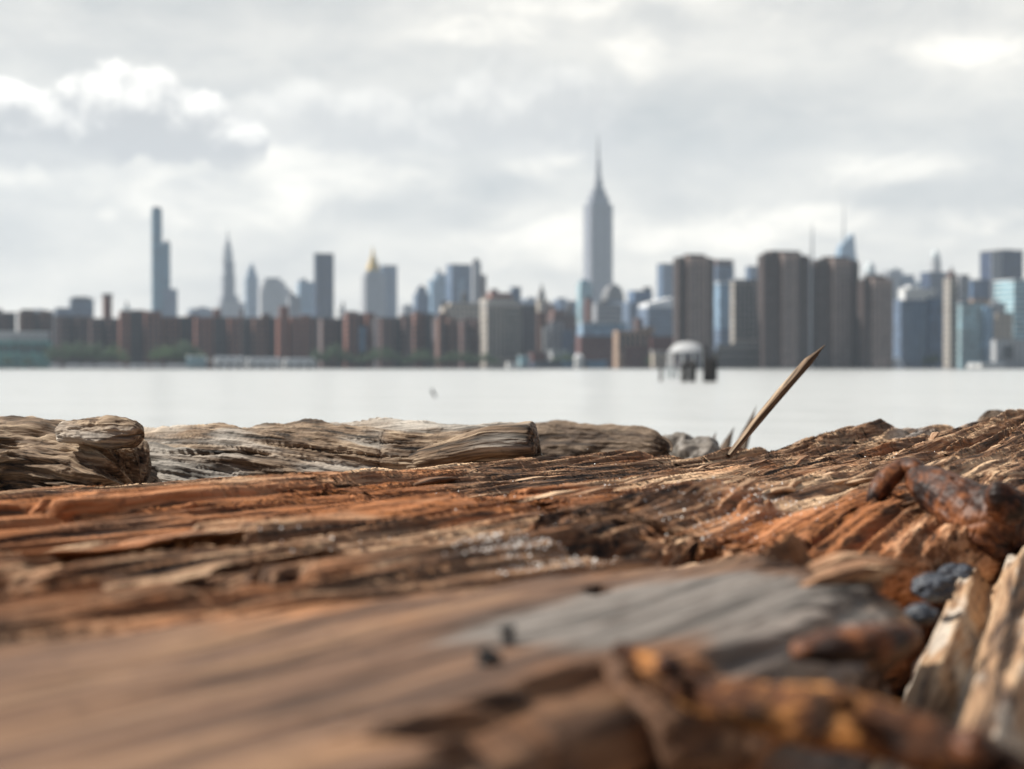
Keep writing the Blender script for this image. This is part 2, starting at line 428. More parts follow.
# ---- low rubbly timber under the chain ------------------------------
def low_top(u, v):
    return -.0465+.007*fbm(u*26, v*60, 0, 81, 4)-.022*sstep(.075, .125, u)+.002*fbm(u*60, v*160, 0, 82, 3)+.012*(v-.09)
low = beam('rotten_beam', M['rotten'], -.20, .126, 420, .02, lambda u: np.interp(u, [-.3,.07,.085,.103,.137,.150,.2], [.107,.109,.114,.127,.139,.130,.12])+.003*fbm(u*20, .3, 0, 85), 200, low_top, -.16, jag=(.02, .02), seed=3,
     grey=lambda u, v: 0*u, rust=lambda u, v: blob_mask(u, v, [(600,720,.03,.03,.15)]))
tag(low, 'low rotten timber with reddish crumbling top beneath the rusty bar', 'timber beam')

# ---- pale ribbed timber ---------------------------------------------
TH2 = R(20); g2 = (math.sin(TH2), math.cos(TH2)); n2_ = (math.cos(TH2), -math.sin(TH2))
def ribbed():
    p0 = P(900, 690, .268); nu, nv = 460, 330
    s = np.linspace(-.14, .27, nu)[:, None]; t = np.linspace(-.004, .16, nv)[None, :]
    s = s+.010*(fbm(t*60, .5, 0, 93)+.5*fbm(t*200, .5, 0, 94))*sstep(.17, .27, s)
    tw = t+.0012*fbm(s*8, t*12, 0, 91)+0*s
    rise = np.interp(s, [-.14, 0, .1, .2, .27], [-.004, 0, .006, .006, .002])
    z = (p0.z-ZC)+rise+.10*np.clip(t, 0, .06)
    rib = ridged(s*2, tw*78, 0, 95, 2)
    z = z+.0085*(rib-.4)+.0022*fbm(s*4, tw*110, 0, 97, 4)+.0010*fbm(s*24, tw*330, 0, 98, 2)
    gv = np.abs(((tw+.004*fbm(s*5, 2.2, 0, 111))*58) % 1-.5); z = z-.0085*np.exp(-(gv/.13)**2)*sstep(-.35, .15, fbm(s*7, tw*40, 0, 112, 2))
    # rounded flank towards the gap, then straight down
    k = np.clip(1-(t+.004)/.012, 0, 1); z = z-.010*(1-np.sqrt(1-k**2))
    def side(ts, sign, seed):
        h = np.linspace(0, 1, 23)[None, 1:]**1.4
        ze = z[:, :1] if ts == 0 else z[:, -1:]; te = (t[:, :1] if ts == 0 else t[:, -1:])+0*s[:, :1]; se = s[:, :1] if ts == 0 else s[:, -1:]
        zz = ze+(-.16-ze)*h; ss = se+0*h
        tt = te+sign*.006*(fbm(ss*8, zz*80, 0, seed)+.4)*np.minimum(1, h*12)
        return ss, tt, zz
    sa, ta, za = side(0, -1, 101); sb, tb, zb = side(1, 1, 103)
    S = np.concatenate([sa[:, ::-1], s+0*t, sb], 1); T = np.concatenate([ta[:, ::-1], t+0*s, tb], 1); Z = np.concatenate([za[:, ::-1], z, zb], 1)
    X = p0.x+S*g2[0]+T*n2_[0]; Y = p0.y+S*g2[1]+T*n2_[1]
    nt = S.shape[1]
    me = mesh_np('ribbed_timber', np.stack([X, Y, Z+ZC], -1).reshape(-1, 3), grid_faces(nu, nt, True), True,
        {'grain': np.stack([S+5, T, Z], -1).reshape(-1, 3), 'grey': np.zeros(S.size), 'rust': np.zeros(S.size)})
    bm = bmesh.new(); bm.from_mesh(me); bm.verts.ensure_lookup_table()
    for row in (0, nu-1):
        bm.verts.ensure_lookup_table(); lp = [bm.verts[row*nt+j] for j in range(nt)]; cv = bm.verts.new(sum((w.co for w in lp), Vector())/nt)
        for j in range(nt): bm.faces.new([cv, lp[j], lp[(j+1) % nt]])
    bmesh.ops.recalc_face_normals(bm, faces=bm.faces); bm.to_mesh(me); bm.free()
    return link('ribbed_timber', me, M['pale'])
tag(ribbed(), 'pale bleached timber with white and orange ribs beside the dark gap', 'timber')

# ---- tubes: driftwood, iron ------------------------------------------
def tube(name, mat, path, nr=90, ns=200, amp=.1, freq=(12, 70), twist=0.0, seed=0, squash=1.0, ends=(.35, .35), rough=.02, parent=None, grey=0.0, rust=0.0, cuts=(), flare=None):
    """closed tapered body along a path of (point, radius)"""
    pts = np.array([tuple(p) for p, r in path]); rad = np.array([r for p, r in path])
    seg = np.concatenate([[0], np.cumsum(np.linalg.norm(np.diff(pts, axis=0), axis=1))]); L = seg[-1]
    sl = np.linspace(0, L, ns)
    # smooth the path
    A = np.stack([np.interp(sl, seg, pts[:, k]) for k in range(3)], 1); r = np.interp(sl, seg, rad)
    kw = max(3, ns//(len(pts)*3))|1; ker = np.hanning(kw+2)[1:-1]; ker /= ker.sum()
    def sm(a):
        q = np.concatenate([np.repeat(a[:1], kw//2, 0), a, np.repeat(a[-1:], kw//2, 0)]); return np.convolve(q, ker, 'valid')
    A = np.stack([sm(A[:, k]) for k in range(3)], 1); r = sm(r)
    T = np.gradient(A, axis=0); T /= np.linalg.norm(T, axis=1)[:, None]
    up = np.array([0, 0, 1.0]) if abs(T[:, 2]).mean() < .8 else np.array([0, 1.0, 0])
    Bn = np.cross(T, up); Bn /= np.linalg.norm(Bn, axis=1)[:, None]; Nn = np.cross(Bn, T)
    th = np.linspace(0, 2*math.pi, nr, endpoint=False)[None, :]
    S = sl[:, None]; tht = th+twist*S
    r0 = float(np.mean(r))
    cy, cz = r0*np.cos(tht), r0*np.sin(tht)
    fs, fc = freq
    d = fbm(S*fs, cy*fc, cz*fc, seed, 4)+.35*terrace(fbm(S*fs*.8, cy*fc*1.6, cz*fc*1.6, seed+7, 3), 4, .15)
    fine = fbm(S*fs*4, cy*fc*6, cz*fc*6, seed+3, 3)
    c1 = np.abs(perlin(S*fs*.5, cy*fc*1.5, cz*fc*1.5, seed+11)); d = d-1.5*np.clip(1-c1/.06, 0, 1)*sstep(-.1, .3, perlin(S*fs*.6, cy*fc*.5, cz*fc*.5, seed+12))
    RR = r[:, None]*(1+amp*d+rough*fine)
    e0 = max(1e-6, ends[0]*r[0]); e1 = max(1e-6, ends[1]*r[-1])
    prof = np.sqrt(np.clip(1-np.clip(1-S/e0, 0, 1)**2, 0, 1))*np.sqrt(np.clip(1-np.clip(1-(L-S)/e1, 0, 1)**2, 0, 1))
    RR = RR*np.maximum(prof, .001)
    V = A[:, None, :]+Bn[:, None, :]*(RR*np.cos(th))[..., None]+Nn[:, None, :]*(RR*np.sin(th)*squash)[..., None]
    jag = r0*.25*fbm(cy*fc*2, cz*fc*2, 1.5, seed+21)
    V = V+T[:, None, :]*(jag*np.where(S > L-2*r0, sstep(L-2*r0, L, S), 0)*amp*4)[..., None]
    g = np.stack([S+0*th+seed*.31, cy*RR/r0, cz*RR/r0], -1)
    verts = V.reshape(-1, 3); f = grid_faces(ns, nr, True)
    n = ns*nr
    me = mesh_np(name, verts, f[:, ::-1], True, {'grain': g.reshape(-1, 3), 'grey': np.full(n, grey), 'rust': np.full(n, rust)})
    bm = bmesh.new(); bm.from_mesh(me); bm.verts.ensure_lookup_table()
    bm.faces.new([bm.verts[j] for j in range(nr)]); bm.faces.new([bm.verts[(ns-1)*nr+j] for j in range(nr)])
    bmesh.ops.recalc_face_normals(bm, faces=bm.faces); bm.to_mesh(me); bm.free()
    return link(name, me, mat, parent)
def pp(px, py, d, rpx): return (P(px, py, d), rpx*d/F)

block = tube('driftwood_block', M['drift'], [pp(-170,485,.70,60), pp(-40,480,.70,56), pp(40,477,.69,52), pp(100,483,.68,49), pp(138,492,.67,43)], nr=300, ns=340, amp=.34, freq=(18,90), rough=.07, seed=5, ends=(.3,.5), grey=-.2)
tag(block, 'stubby grey brown driftwood block with a rounded knob on its top', 'driftwood')
tube('knob', M['drift'], [pp(58,431,.665,11), pp(80,432,.66,14), pp(112,432,.655,16), pp(143,434,.655,13)], nr=120, ns=120, amp=.34, freq=(60,150), rough=.06, seed=6, ends=(.8,.8), parent=block, rust=.05)
log = tube('twisted_log', M['drift'], [pp(118,497,.74,64), pp(200,492,.73,64), pp(300,487,.72,62), pp(400,482,.71,58), pp(460,474,.70,48), pp(505,465,.69,42), pp(541,462,.69,38)], nr=300, ns=420, amp=.17, freq=(16,95), rough=.06, twist=7.0, seed=9, ends=(.5,.18), grey=.06)
tag(log, 'silvery twisted driftwood log with a cracked pale flank and blunt broken end', 'driftwood')
tube('burl', M['drift'], [pp(372,474,.70,6), pp(430,458,.685,11), pp(490,442,.675,15), pp(538,438,.67,17)], nr=140, ns=160, amp=.26, freq=(22,120), rough=.07, twist=12, seed=12, ends=(.8,.45), parent=log, grey=.02)
rear = tube('driftwood_chunk', M['darkdrift'], [pp(470,452,.90,26), pp(540,446,.90,24), pp(600,446,.88,24), pp(640,447,.87,20), pp(668,452,.86,14)], nr=160, ns=220, amp=.32, freq=(28,90), rough=.07, seed=14, ends=(.5,1.2), grey=.0, rust=-.1)
tag(rear, 'brown driftwood chunk lying just beyond the blunt end of the twisted log', 'driftwood')
dark = tube('driftwood_stub', M['darkdrift'], [pp(996,490,.98,22), pp(992,455,.98,20), pp(994,428,.98,19), pp(991,411,.98,14)], nr=90, ns=90, amp=.22, freq=(40,80), seed=16, ends=(.7,.8))
tag(dark, 'small dark driftwood stub poking up behind the pale rotten beam end', 'driftwood')

# ---- stick -----------------------------------------------------------
def prism_stick(name, mat, a, b, w, h, seed, parent=None, tip=.07, bend=0.0, grey=0.0):
    """split sliver of wood: rectangular, tapering, tip cut aslant"""
    a, b = Vector(a), Vector(b); ax = (b-a); L = ax.length; ax.normalize()
    side = ax.cross(Vector((0, 0, 1)));  side = side.normalized() if side.length > .01 else Vector((1, 0, 0)); nn = side.cross(ax)
    n = 40; m = 12; V = []; G = []
    rr = random.Random(seed)
    ph = rr.random()*9
    for i in range(n):
        t = i/(n-1)
        k = (.75+.35*math.sin(min(1, t*1.6)*math.pi/2))*(1 if t < 1-tip else max(.06, (1-t)/tip))
        off = w*.35*(0 if t < 1-tip else (t-1+tip)/tip)
        wob = .08*math.sin(t*9+ph)+.05*math.sin(t*23+ph*2)
        for j in range(m):
            q = 2*math.pi*(j+.5)/m
            c, s_ = math.cos(q), math.sin(q)
            sq = 1/max(abs(c), abs(s_)); sq = min(sq, 1.28)
            x = c*sq*w/2*k*(1+wob)+off; y = s_*sq*h/2*k*(1-wob)
            p = a+ax*(t*L)+side*x+nn*(y+bend*math.sin(t*math.pi)*L)
            V.append(p); G.append((t*L+seed*.2, x, y))
    f = [tuple(reversed(q)) for q in grid_faces(n, m, True).tolist()]+[tuple(range(m)), tuple((n-1)*m+j for j in reversed(range(m)))]
    nv = len(V)
    me = mesh_np(name, np.array([tuple(v) for v in V]), f, False, {'grain': np.array(G), 'grey': np.full(nv, grey), 'rust': np.zeros(nv)})
    bm = bmesh.new(); bm.from_mesh(me); bmesh.ops.recalc_face_normals(bm, faces=bm.faces); bm.to_mesh(me); bm.free()
    return link(name, me, mat, parent)
stick = prism_stick('wooden_stick', M['drift'], P(729,456,.735), P(823,345,.765), .0036, .0028, 3, bend=.010, tip=.16, grey=-.2)
tag(stick, 'thin pointed wooden stick standing aslant against the pale river', 'stick')

# ---- layers of the big timber that have lifted (its parts) ---------------
def beam_zv(u, v): return beam_top(u, v)
def layer(pts, depth, lift, th, seed, dz=0.0, rust=0.0, grey=0.0, ns=260, nt=60):
    """a thin sheet of wood that has split off: free and raised along its near edge, running into the beam behind"""
    q = []
    for px, py in pts:
        X, Y = on_plane(px, py, -.0365)
        for _ in range(4):
            u, v = to_uv(X, Y); zz = float(beam_base(np.array([u]), np.array([v]))[0]); X, Y = on_plane(px, py, zz+lift*.5+dz)
        q.append(to_uv(X, Y))
    q = np.array(q); seg = np.concatenate([[0], np.cumsum(np.hypot(*np.diff(q, axis=0).T))]); L = seg[-1]
    s = np.linspace(0, L, ns)[:, None]
    u0 = np.interp(s, seg, q[:, 0]); v0 = np.interp(s, seg, q[:, 1])
    v0 = v0+.007*fbm(s*14, 3.1, 0, seed)+.004*fbm(s*55, 5.2, 0, seed+1)
    t = np.linspace(0, 1, nt)[None, :]
    env = np.clip(np.minimum(s, L-s)/(.10*L), 0, 1)**.4*(.65+.5*np.clip(fbm(s*12, 9.1, 0, seed+9)+.5, 0, 1)); lift_ = .62
    u = u0+.25*depth*t+0*s; v = v0+depth*t*(.4+.6*env)
    base = beam_base(u, v)+.0045*0
    zt = base+dz+lift*lift_*env*(1-t)**1.3-.004*t**2*1.6-.003*(1-env)
    zt = zt+.0012*fbm(u*4, v*70, 0, seed+2, 3)+.0007*(ridged(u*6, v*190, 0, seed+3, 3)-.4)
    thk = th*(.7+.5*fbm(s*10, .4, 0, seed+4))*(.25+.75*env)
    zb_ = zt-np.maximum(.0006, thk)*np.minimum(1, .35+t*6)
    U = np.concatenate([u, u[:, ::-1]], 1); V = np.concatenate([v, v[:, ::-1]], 1); Z = np.concatenate([zt, zb_[:, ::-1]], 1)
    X, Y = to_xy(U, V); n = U.size; m = U.shape[1]
    me = mesh_np('lifted_layer', np.stack([X, Y, Z+ZC], -1).reshape(-1, 3), grid_faces(ns, m, True)[:, ::-1], True,
        {'grain': np.stack([U+seed*.7, V, Z], -1).reshape(-1, 3), 'grey': np.full(n, grey), 'rust': np.full(n, rust)})
    bm = bmesh.new(); bm.from_mesh(me); bm.verts.ensure_lookup_table()
    bm.faces.new([bm.verts[j] for j in range(m)]); bm.faces.new([bm.verts[(ns-1)*m+j] for j in range(m)])
    bmesh.ops.recalc_face_normals(bm, faces=bm.faces); bm.to_mesh(me); bm.free()
    link('lifted_layer', me, M['beam'], bm_root)
layer([(-120,566),(0,558),(100,550),(180,538),(270,526),(330,520)], .06, .0050, .0016, 301, rust=.22)
layer([(-100,606),(0,592),(90,584),(200,566),(300,552),(360,546)], .028, .0022, .0010, 302, grey=.1)

layer([(420,520),(500,508),(580,492),(640,480)], .035, .0022, .0011, 306, rust=.1)

# ---- splinters on the big timber (its parts) ---------------------------
rs = random.Random(11)
def beam_z(u, v): return float(beam_top(np.array([[u]]), np.array([[v]]))[0, 0])
def splinter(px, py, ln, w, lift, yaw=0.0, h=.0012, d=None, g=0.0, root=None):
    q = on_plane(px, py, -.035); u, v = to_uv(*q)
    z = beam_z(u, v)
    for _ in range(3):
        q = on_plane(px, py, z); u, v = to_uv(*q); z = beam_z(u, v)
    X, Y = q; a = TH+yaw
    A = Vector((X, Y, ZC+z-.0012)); B = A+Vector((math.sin(a)*ln, math.cos(a)*ln, lift*ln))
    u2, v2 = to_uv(B.x, B.y); B.z = max(B.z, ZC+beam_z(u2, v2)+lift*ln*.6-.001)
    if to_uv(A.x, A.y)[1] > .46 or u2 > .72: return
    prism_stick('splinter', M['splinter'] if rs.random() < .35 else M['beam'], A, B, w, h, rs.randint(0, 99), root or bm_root, tip=rs.uniform(.15, .45), bend=rs.uniform(-.01, .03), grey=g)
splinter(474,462,.012,.0028,.75,.5)
splinter(668,464,.020,.0014,.35,-.3); splinter(678,462,.016,.0012,.45,-.4)
for i in range(60):
    px = rs.uniform(600, 930); py = rs.uniform(448, 520)-(px-640)*.09
    if py < 432: py = 440
    splinter(px, py, rs.uniform(.015, .045), rs.uniform(.0010, .0028), rs.uniform(.02, .09), rs.uniform(-.55, -.12), rs.uniform(.0008, .002), g=rs.uniform(-.2, .12))
for i in range(14):
    px = rs.uniform(350, 640); py = rs.uniform(462, 520)
    splinter(px, py, rs.uniform(.02, .05), rs.uniform(.002, .005), rs.uniform(.01, .06), rs.uniform(-.4, -.2), .001)

for px, py, ln, w, yaw in [(838,556,.016,.0042,.25),(848,562,.018,.005,.5),(858,566,.013,.004,.35),(836,572,.018,.003,.1),(862,552,.012,.003,.7)]:
    q = on_plane(px, py, -.034); a = TH+yaw; A_ = Vector((q[0]-.006, q[1]-.004, ZC-.0362))
    prism_stick('splinter', M['splinter'], A_, A_+Vector((math.sin(a)*ln, math.cos(a)*ln, .12*ln)), w, .0022, rs.randint(0, 99), plank, tip=.4, bend=.03, grey=.1)

# ---- dark slivers by the water ----------------------------------------
for i, (x0, y0, x1, y1, w) in enumerate([(738,441,753,406,.0085), (721,441,730,427,.010), (706,444,712,432,.010)]):
    o = prism_stick('wood_shard', M['darkdrift'], P(x0-8, y0+44, 1.28), P(x1, y1, 1.31), w, w*.6, 60+i, tip=.5)
    tag(o, ['tallest dark wood shard rising behind the stick', 'middle short dark shard beside the tallest shard', 'shortest dark shard farthest from the stick'][i], 'wood shard', 'dark shards behind the beam')

# ---- rusty bolt ---------------------------------------------------------
D = .42
bolt = tube('bent_spike', M['rustdark'], [pp(906,472,D,8), pp(918,478,D,16), pp(940,492,.412,25), pp(962,508,.405,32), pp(982,522,.40,38), pp(1000,534,.395,38), pp(1014,548,.39,26)], nr=110, ns=150, amp=.16, freq=(90,150), seed=21, ends=(.8,.8), squash=.95)
tag(bolt, 'bent rusty iron spike with a hooked claw lying over the gap', 'spike')
tube('claw', M['rustdark'], [pp(922,474,.42,10), pp(913,467,.422,10), pp(902,468,.425,9.5), pp(890,477,.422,11), pp(879,490,.42,11), pp(869,504,.418,5)], nr=60, ns=80, amp=.14, freq=(120,240), seed=22, ends=(.8,1.5), parent=bolt)
tube('spike_head', M['rustdark'], [pp(984,498,.385,13), pp(998,498,.384,19), pp(1010,508,.384,20), pp(1018,522,.384,13)], nr=70, ns=70, amp=.16, freq=(110,220), seed=23, ends=(.8,.8), parent=bolt)

# ---- rusty bar with lumps (nearest) -----------------------------------
bar = tube('rusty_bar', M['rust'], [pp(616,648,.200,8), pp(645,662,.196,12), pp(668,680,.192,16), pp(700,696,.187,19), pp(745,704,.183,26), pp(790,711,.180,26), pp(830,718,.177,32), pp(880,730,.174,28), pp(930,746,.171,30), pp(990,768,.168,28), pp(1040,792,.165,24)], nr=150, ns=320, amp=.27, freq=(120,190), seed=24, ends=(.8,.8), rough=.07)
tag(bar, 'thick rusty iron bar with a knobbed end lying on the low timber', 'iron bar')
for i, (x, y, d_, r_) in enumerate([(668,668,.186,13), (838,700,.171,15)]):
    tube('rust_lump', M['rust' if i % 3 else 'rustdark'], [pp(x-r_*1.1,y-3,d_,r_*.6), pp(x,y,d_,r_), pp(x+r_*1.2,y+5,d_,r_*.6)], nr=60, ns=60, amp=.4, freq=(130,200), seed=25+i, ends=(.8,.8), parent=bar)
tube('bar_end', M['rustdark'], [pp(950,744,.166,16), pp(972,750,.165,25), pp(992,756,.165,18)], nr=80, ns=80, amp=.25, freq=(110,180), seed=36, ends=(.8,.8), parent=bar)
scale_piece = tube('rust_flake', M['rustdark'], [pp(790,652,.215,13), pp(830,648,.215,24), pp(875,642,.217,27), pp(912,632,.22,14)], nr=80, ns=100, amp=.2, freq=(90,160), seed=27, ends=(.8,.8), squash=.7)
tag(scale_piece, 'dark red flake of corroded iron under the broken end of the plank', 'rust flake')

# ---- two bent nails in the plank ----------------------------------------
def nail(px, py, d, lean, h, r, head, label):
    base = P(px, py, d); base.z -= .003
    c = Vector((lean, .25, 1.0)).normalized(); k = base+c*h*.55; top = k+Vector((lean*1.6+.5, .2, .75)).normalized()*h*.45
    b = tube('nail', M['iron'], [(base, r*1.1), (k, r), (top, r*.95)], nr=32, ns=60, amp=.25, freq=(300,600), seed=30, ends=(.3,.6))
    t2 = top+(top-k).normalized()*.0006
    tube('nail_head', M['iron'], [(top-(t2-top), r*head), (t2, r*head*.9)], nr=40, ns=20, amp=.25, freq=(300,600), seed=31, ends=(.5,.5), parent=b)
    tag(b, label, 'nail')
nail(484, 672, .1975, -.1, .0052, .0013, 1.5, 'nearer blackened bent nail stub sticking out of the plank')
nail(517, 652, .211, -.35, .0062, .0009, 1.35, 'farther blackened bent nail stub, thinner and taller than its twin')

# ---- stones in the gap ----------------------------------------------------
def stone(name, c, r, seed, mat, label, cat='stone', group=None):
    bm = bmesh.new(); bmesh.ops.create_icosphere(bm, subdivisions=5, radius=1)
    v = np.array([x.co[:] for x in bm.verts])
    d = 1+.28*fbm(v[:, 0]*1.3, v[:, 1]*1.3, v[:, 2]*1.3, seed, 3)+.018*fbm(v[:, 0]*6, v[:, 1]*6, v[:, 2]*6, seed+4, 3)
    v = v*d[:, None]*np.array(r)
    for x, q in zip(bm.verts, v): x.co = q
    me = bpy.data.meshes.new(name); bm.to_mesh(me); bm.free()
    me.polygons.foreach_set('use_smooth', np.ones(len(me.polygons), bool))
    o = link(name, me, mat); o.location = c; tag(o, label, cat, group); return o
for i, (px, py, d, rpx, lb) in enumerate([(928,574,.335,24,'largest dark blue stone down in the gap beneath the spike'), (915,600,.30,18,'dark blue stone in the gap beside the broken plank end'),
      (950,560,.38,20,'dark stone deepest in the gap under the spike head'), (905,618,.28,12,'smallest dark stone between plank and ribbed timber')]):
    r = rpx*.75*d/F; stone('stone', P(px+6, py+14, d), (r*1.2, r, r*.75), 40+i, M['stone'], lb)
stone('rock', P(678,454,1.02), (.017,.016,.013), 50, M['rock'], 'pale lichen grey rock beyond the chunk of driftwood', 'rock')
stone('rock', P(696,459,.97), (.015,.015,.013), 51, M['rock'], 'darker small rock between the driftwood chunk and the shards', 'rock')

# ---- white grains caught in the wood ---------------------------------------
def grains():
    rr = np.random.RandomState(5); Q = []
    for px, py, a, b, n in [(480,551,70,7,420),(560,545,50,6,200),(760,503,45,9,420),(700,515,50,14,200),(560,480,150,22,160),(900,480,60,30,80),(330,545,60,10,60),(620,500,120,30,120)]:
        for k in range(n):
            x = px+rr.normal()*a*.6; y = py+rr.normal()*b*.6
            q = on_plane(x, y, -.036); Q.append(to_uv(*q))
    Q = np.array(Q); z = beam_top(Q[:, 0][:, None], Q[:, 1][:, None])[:, 0]
    X, Y = to_xy(Q[:, 0], Q[:, 1]); V = []; Fc = []
    tet = np.array([(1,1,1),(-1,-1,1),(-1,1,-1),(1,-1,-1)], float)*.62
    for i in range(len(Q)):
        s = rr.uniform(.00012, .00042); rot = np.array(Matrix.Rotation(rr.uniform(0, 6), 3, Vector(rr.normal(size=3))))
        v = (tet@rot.T)*s+np.array([X[i], Y[i], z[i]+ZC+s*.3]); k = len(V)
        V += v.tolist(); Fc += [(k, k+1, k+2), (k, k+3, k+1), (k, k+2, k+3), (k+1, k+3, k+2)]
    o = link('salt_grains', mesh_np('salt_grains', np.array(V), Fc, False), plain('white_grit', (.78,.76,.72), .4))
    tag(o, 'white gritty grains scattered in the grooves of the brown beam', 'grit', kind='stuff')
grains()
# ================================================================== SETTING
def sheet(name, xs, ys, zf, mat):
    X, Y = np.meshgrid(xs, ys, indexing='ij'); Z = zf(X, Y)
    f = grid_faces(len(xs), len(ys))
    return link(name, mesh_np(name, np.stack([X, Y, Z+0*X], -1).reshape(-1, 3), f, True), mat)
# river
m, t, b = new_mat('river_water')
b.inputs['Base Color'].default_value = (.42, .435, .43, 1); b.inputs['Roughness'].default_value = .22; b.inputs['IOR'].default_value = 1.45
b.inputs['Specular IOR Level'].default_value = .5
tc = t.node('ShaderNodeTexCoord').outputs['Object']
h = t.math('ADD', t.math('ADD', t.noise(t.vscale(tc, (.5, .9, 1)), 1, 5, .65), t.math('MULTIPLY', t.noise(t.vscale(tc, (.13, .10, 1), (7, 3, 1)), 1, 3, .55), 9.0)), t.math('MULTIPLY', t.noise(t.vscale(tc, (.035, .05, 1)), 1, 4, .6), 16.0))
bp = t.node('ShaderNodeBump'); bp.inputs['Strength'].default_value = .22; bp.inputs['Distance'].default_value = .35
t.put(bp.inputs['Height'], h); t.put(b.inputs['Normal'], bp.outputs[0])
river = sheet('river', np.array([-3400, -600, -100, 100, 600, 3400.]), np.array([4.5, 60, 300, 812.]), lambda X, Y: 0*X, m)
tag(river, kind='structure')
# near shore: rubble bank
def bank(X, Y):
    u, v = to_uv(X, Y)
    low = -.155+.03*fbm(X*5, Y*5, 0, 200, 4)
    high = -.0645*Y-.003+.006*fbm(X*14, Y*14, 0, 201, 4)
    kv = sstep(.53, .57, v)*sstep(.3, .5, Y); low = low*(1-kv)+kv*(-.088+.006*fbm(X*9, Y*9, 0, 202, 3)); k = kv*sstep(.70, .95, Y)
    return ZC+low*(1-k)+high*k-2.6*sstep(1.6, 5.0, Y)
sh = sheet('shore_ground', np.concatenate([np.linspace(-6, -1.3, 30), np.linspace(-1.25, 1.25, 200), np.linspace(1.3, 6, 30)]), np.concatenate([np.linspace(-4, 0, 20), np.linspace(.03, 1.6, 150), np.linspace(1.7, 7, 30)]), bank, M['rock'])
tag(sh, kind='structure')
# far bank: the city ground
land = sheet('city_ground', np.linspace(-3400, 3400, 9), np.array([806., 1500, 5200]), lambda X, Y: 0.3+0*X, plain('city_asphalt', (.10,.10,.10), .9, 0, .2, .01))
tag(land, kind='structure')
# embankment wall
me = bpy.data.meshes.new('embankment_wall'); bm = bmesh.new()
bmesh.ops.create_cube(bm, size=1)
for v in bm.verts: v.co = Vector((v.co.x*6700, v.co.y*2.2, v.co.z*2.2))
bmesh.ops.bevel(bm, geom=bm.edges[:], offset=.12, segments=1); bm.to_mesh(me); bm.free()
ew = link('embankment_wall', me, plain('quay_concrete', (.20,.195,.185), .85, 0, .35, .2)); ew.location = (0, 805, -.6)
tag(ew, 'long low concrete embankment wall along the far bank of the river', 'wall')

# ------------------------------------------------------------------ light
SUN_AZ = R(-88); SUN_EL = R(46)
S = Vector((math.sin(SUN_AZ)*math.cos(SUN_EL), math.cos(SUN_AZ)*math.cos(SUN_EL), math.sin(SUN_EL)))
sl = bpy.data.lights.new('sun', 'SUN'); sl.energy = 5.0; sl.angle = R(1.5); sl.color = (1, .95, .87)
so = bpy.data.objects.new('sun', sl); COL.objects.link(so); so.rotation_euler = S.to_track_quat('Z', 'Y').to_euler(); so.location = (-20, 10, 30)

# ------------------------------------------------------------------ sky with clouds
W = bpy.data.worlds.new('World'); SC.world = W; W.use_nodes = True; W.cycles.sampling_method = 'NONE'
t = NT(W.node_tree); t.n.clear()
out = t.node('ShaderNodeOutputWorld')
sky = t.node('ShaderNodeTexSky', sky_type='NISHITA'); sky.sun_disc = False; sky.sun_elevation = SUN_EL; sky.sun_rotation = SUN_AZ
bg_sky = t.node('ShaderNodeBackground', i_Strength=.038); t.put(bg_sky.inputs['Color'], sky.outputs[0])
d = t.node('ShaderNodeTexCoord').outputs['Generated']
sp = t.node('ShaderNodeSeparateXYZ'); t.put(sp.inputs[0], d)
az = t.math('MULTIPLY', t.math('ARCTAN2', sp.outputs[0], sp.outputs[1]), 1.64)
el = t.math('MULTIPLY', t.math('ABSOLUTE', t.math('ARCSINE', sp.outputs[2])), 1.64)
def vec(x, y, z=0.0):
    n = t.node('ShaderNodeCombineXYZ'); t.put(n.inputs[0], x); t.put(n.inputs[1], y); t.put(n.inputs[2], z); return n.outputs[0]
def blobs(x, y, lst):
    """largest of several soft bumps, each at an azimuth and an elevation"""
    r = None
    for (px, py, ra, re) in lst:
        cx, cy = (px-512)/1000, (365-py)/1000
        a = t.math('POWER', t.math('DIVIDE', t.math('SUBTRACT', x, cx), ra/1000), 2.0)
        e = t.math('POWER', t.math('DIVIDE', t.math('SUBTRACT', y, cy), re/1000), 2.0)
        v = t.math('SUBTRACT', 1.0, t.math('ADD', a, e))
        r = v if r is None else t.math('MAXIMUM', r, v)
    return t.math('MAXIMUM', r, -1.5)
CUM = [(128,124,86,52),(70,140,72,42),(185,134,68,44),(228,144,42,32),(5,142,72,46),(-70,126,70,60)]
CU2 = [(300,118,62,40),(360,128,70,40),(430,150,70,40),(520,120,120,60)]
def dens(lst, dx, dy, sc, amp):
    x = t.math('ADD', az, dx); y = t.math('ADD', el, dy)
    n = t.noise(vec(x, y), sc, 5, .58)
    return t.math('ADD', blobs(x, y, lst), t.math('MULTIPLY', t.math('SUBTRACT', n, .5), amp))
# high streaky overcast
rot = t.node('ShaderNodeMapping'); t.put(rot.inputs[0], vec(az, el)); rot.inputs['Rotation'].default_value = (0, 0, R(-24)); rot.inputs['Scale'].default_value = (2.6, 8.5, 1)
s1 = t.noise(rot.outputs[0], 1.0, 5, .55, .35)
s2 = t.noise(vec(t.math('MULTIPLY', az, 6.0), t.math('MULTIPLY', el, 13.0), 4.0), 1.0, 5, .6, .3)
s3 = t.noise(vec(t.math('MULTIPLY', az, 2.2), t.math('MULTIPLY', el, 3.2), 9.0), 1.0, 3, .5)
rot2 = t.node('ShaderNodeMapping'); t.put(rot2.inputs[0], vec(az, el)); rot2.inputs['Rotation'].default_value = (0, 0, R(-18)); rot2.inputs['Scale'].default_value = (11, 22, 1); rot2.inputs['Location'].default_value = (3, 1, 2)
s4 = t.noise(rot2.outputs[0], 1.0, 5, .6, .5)
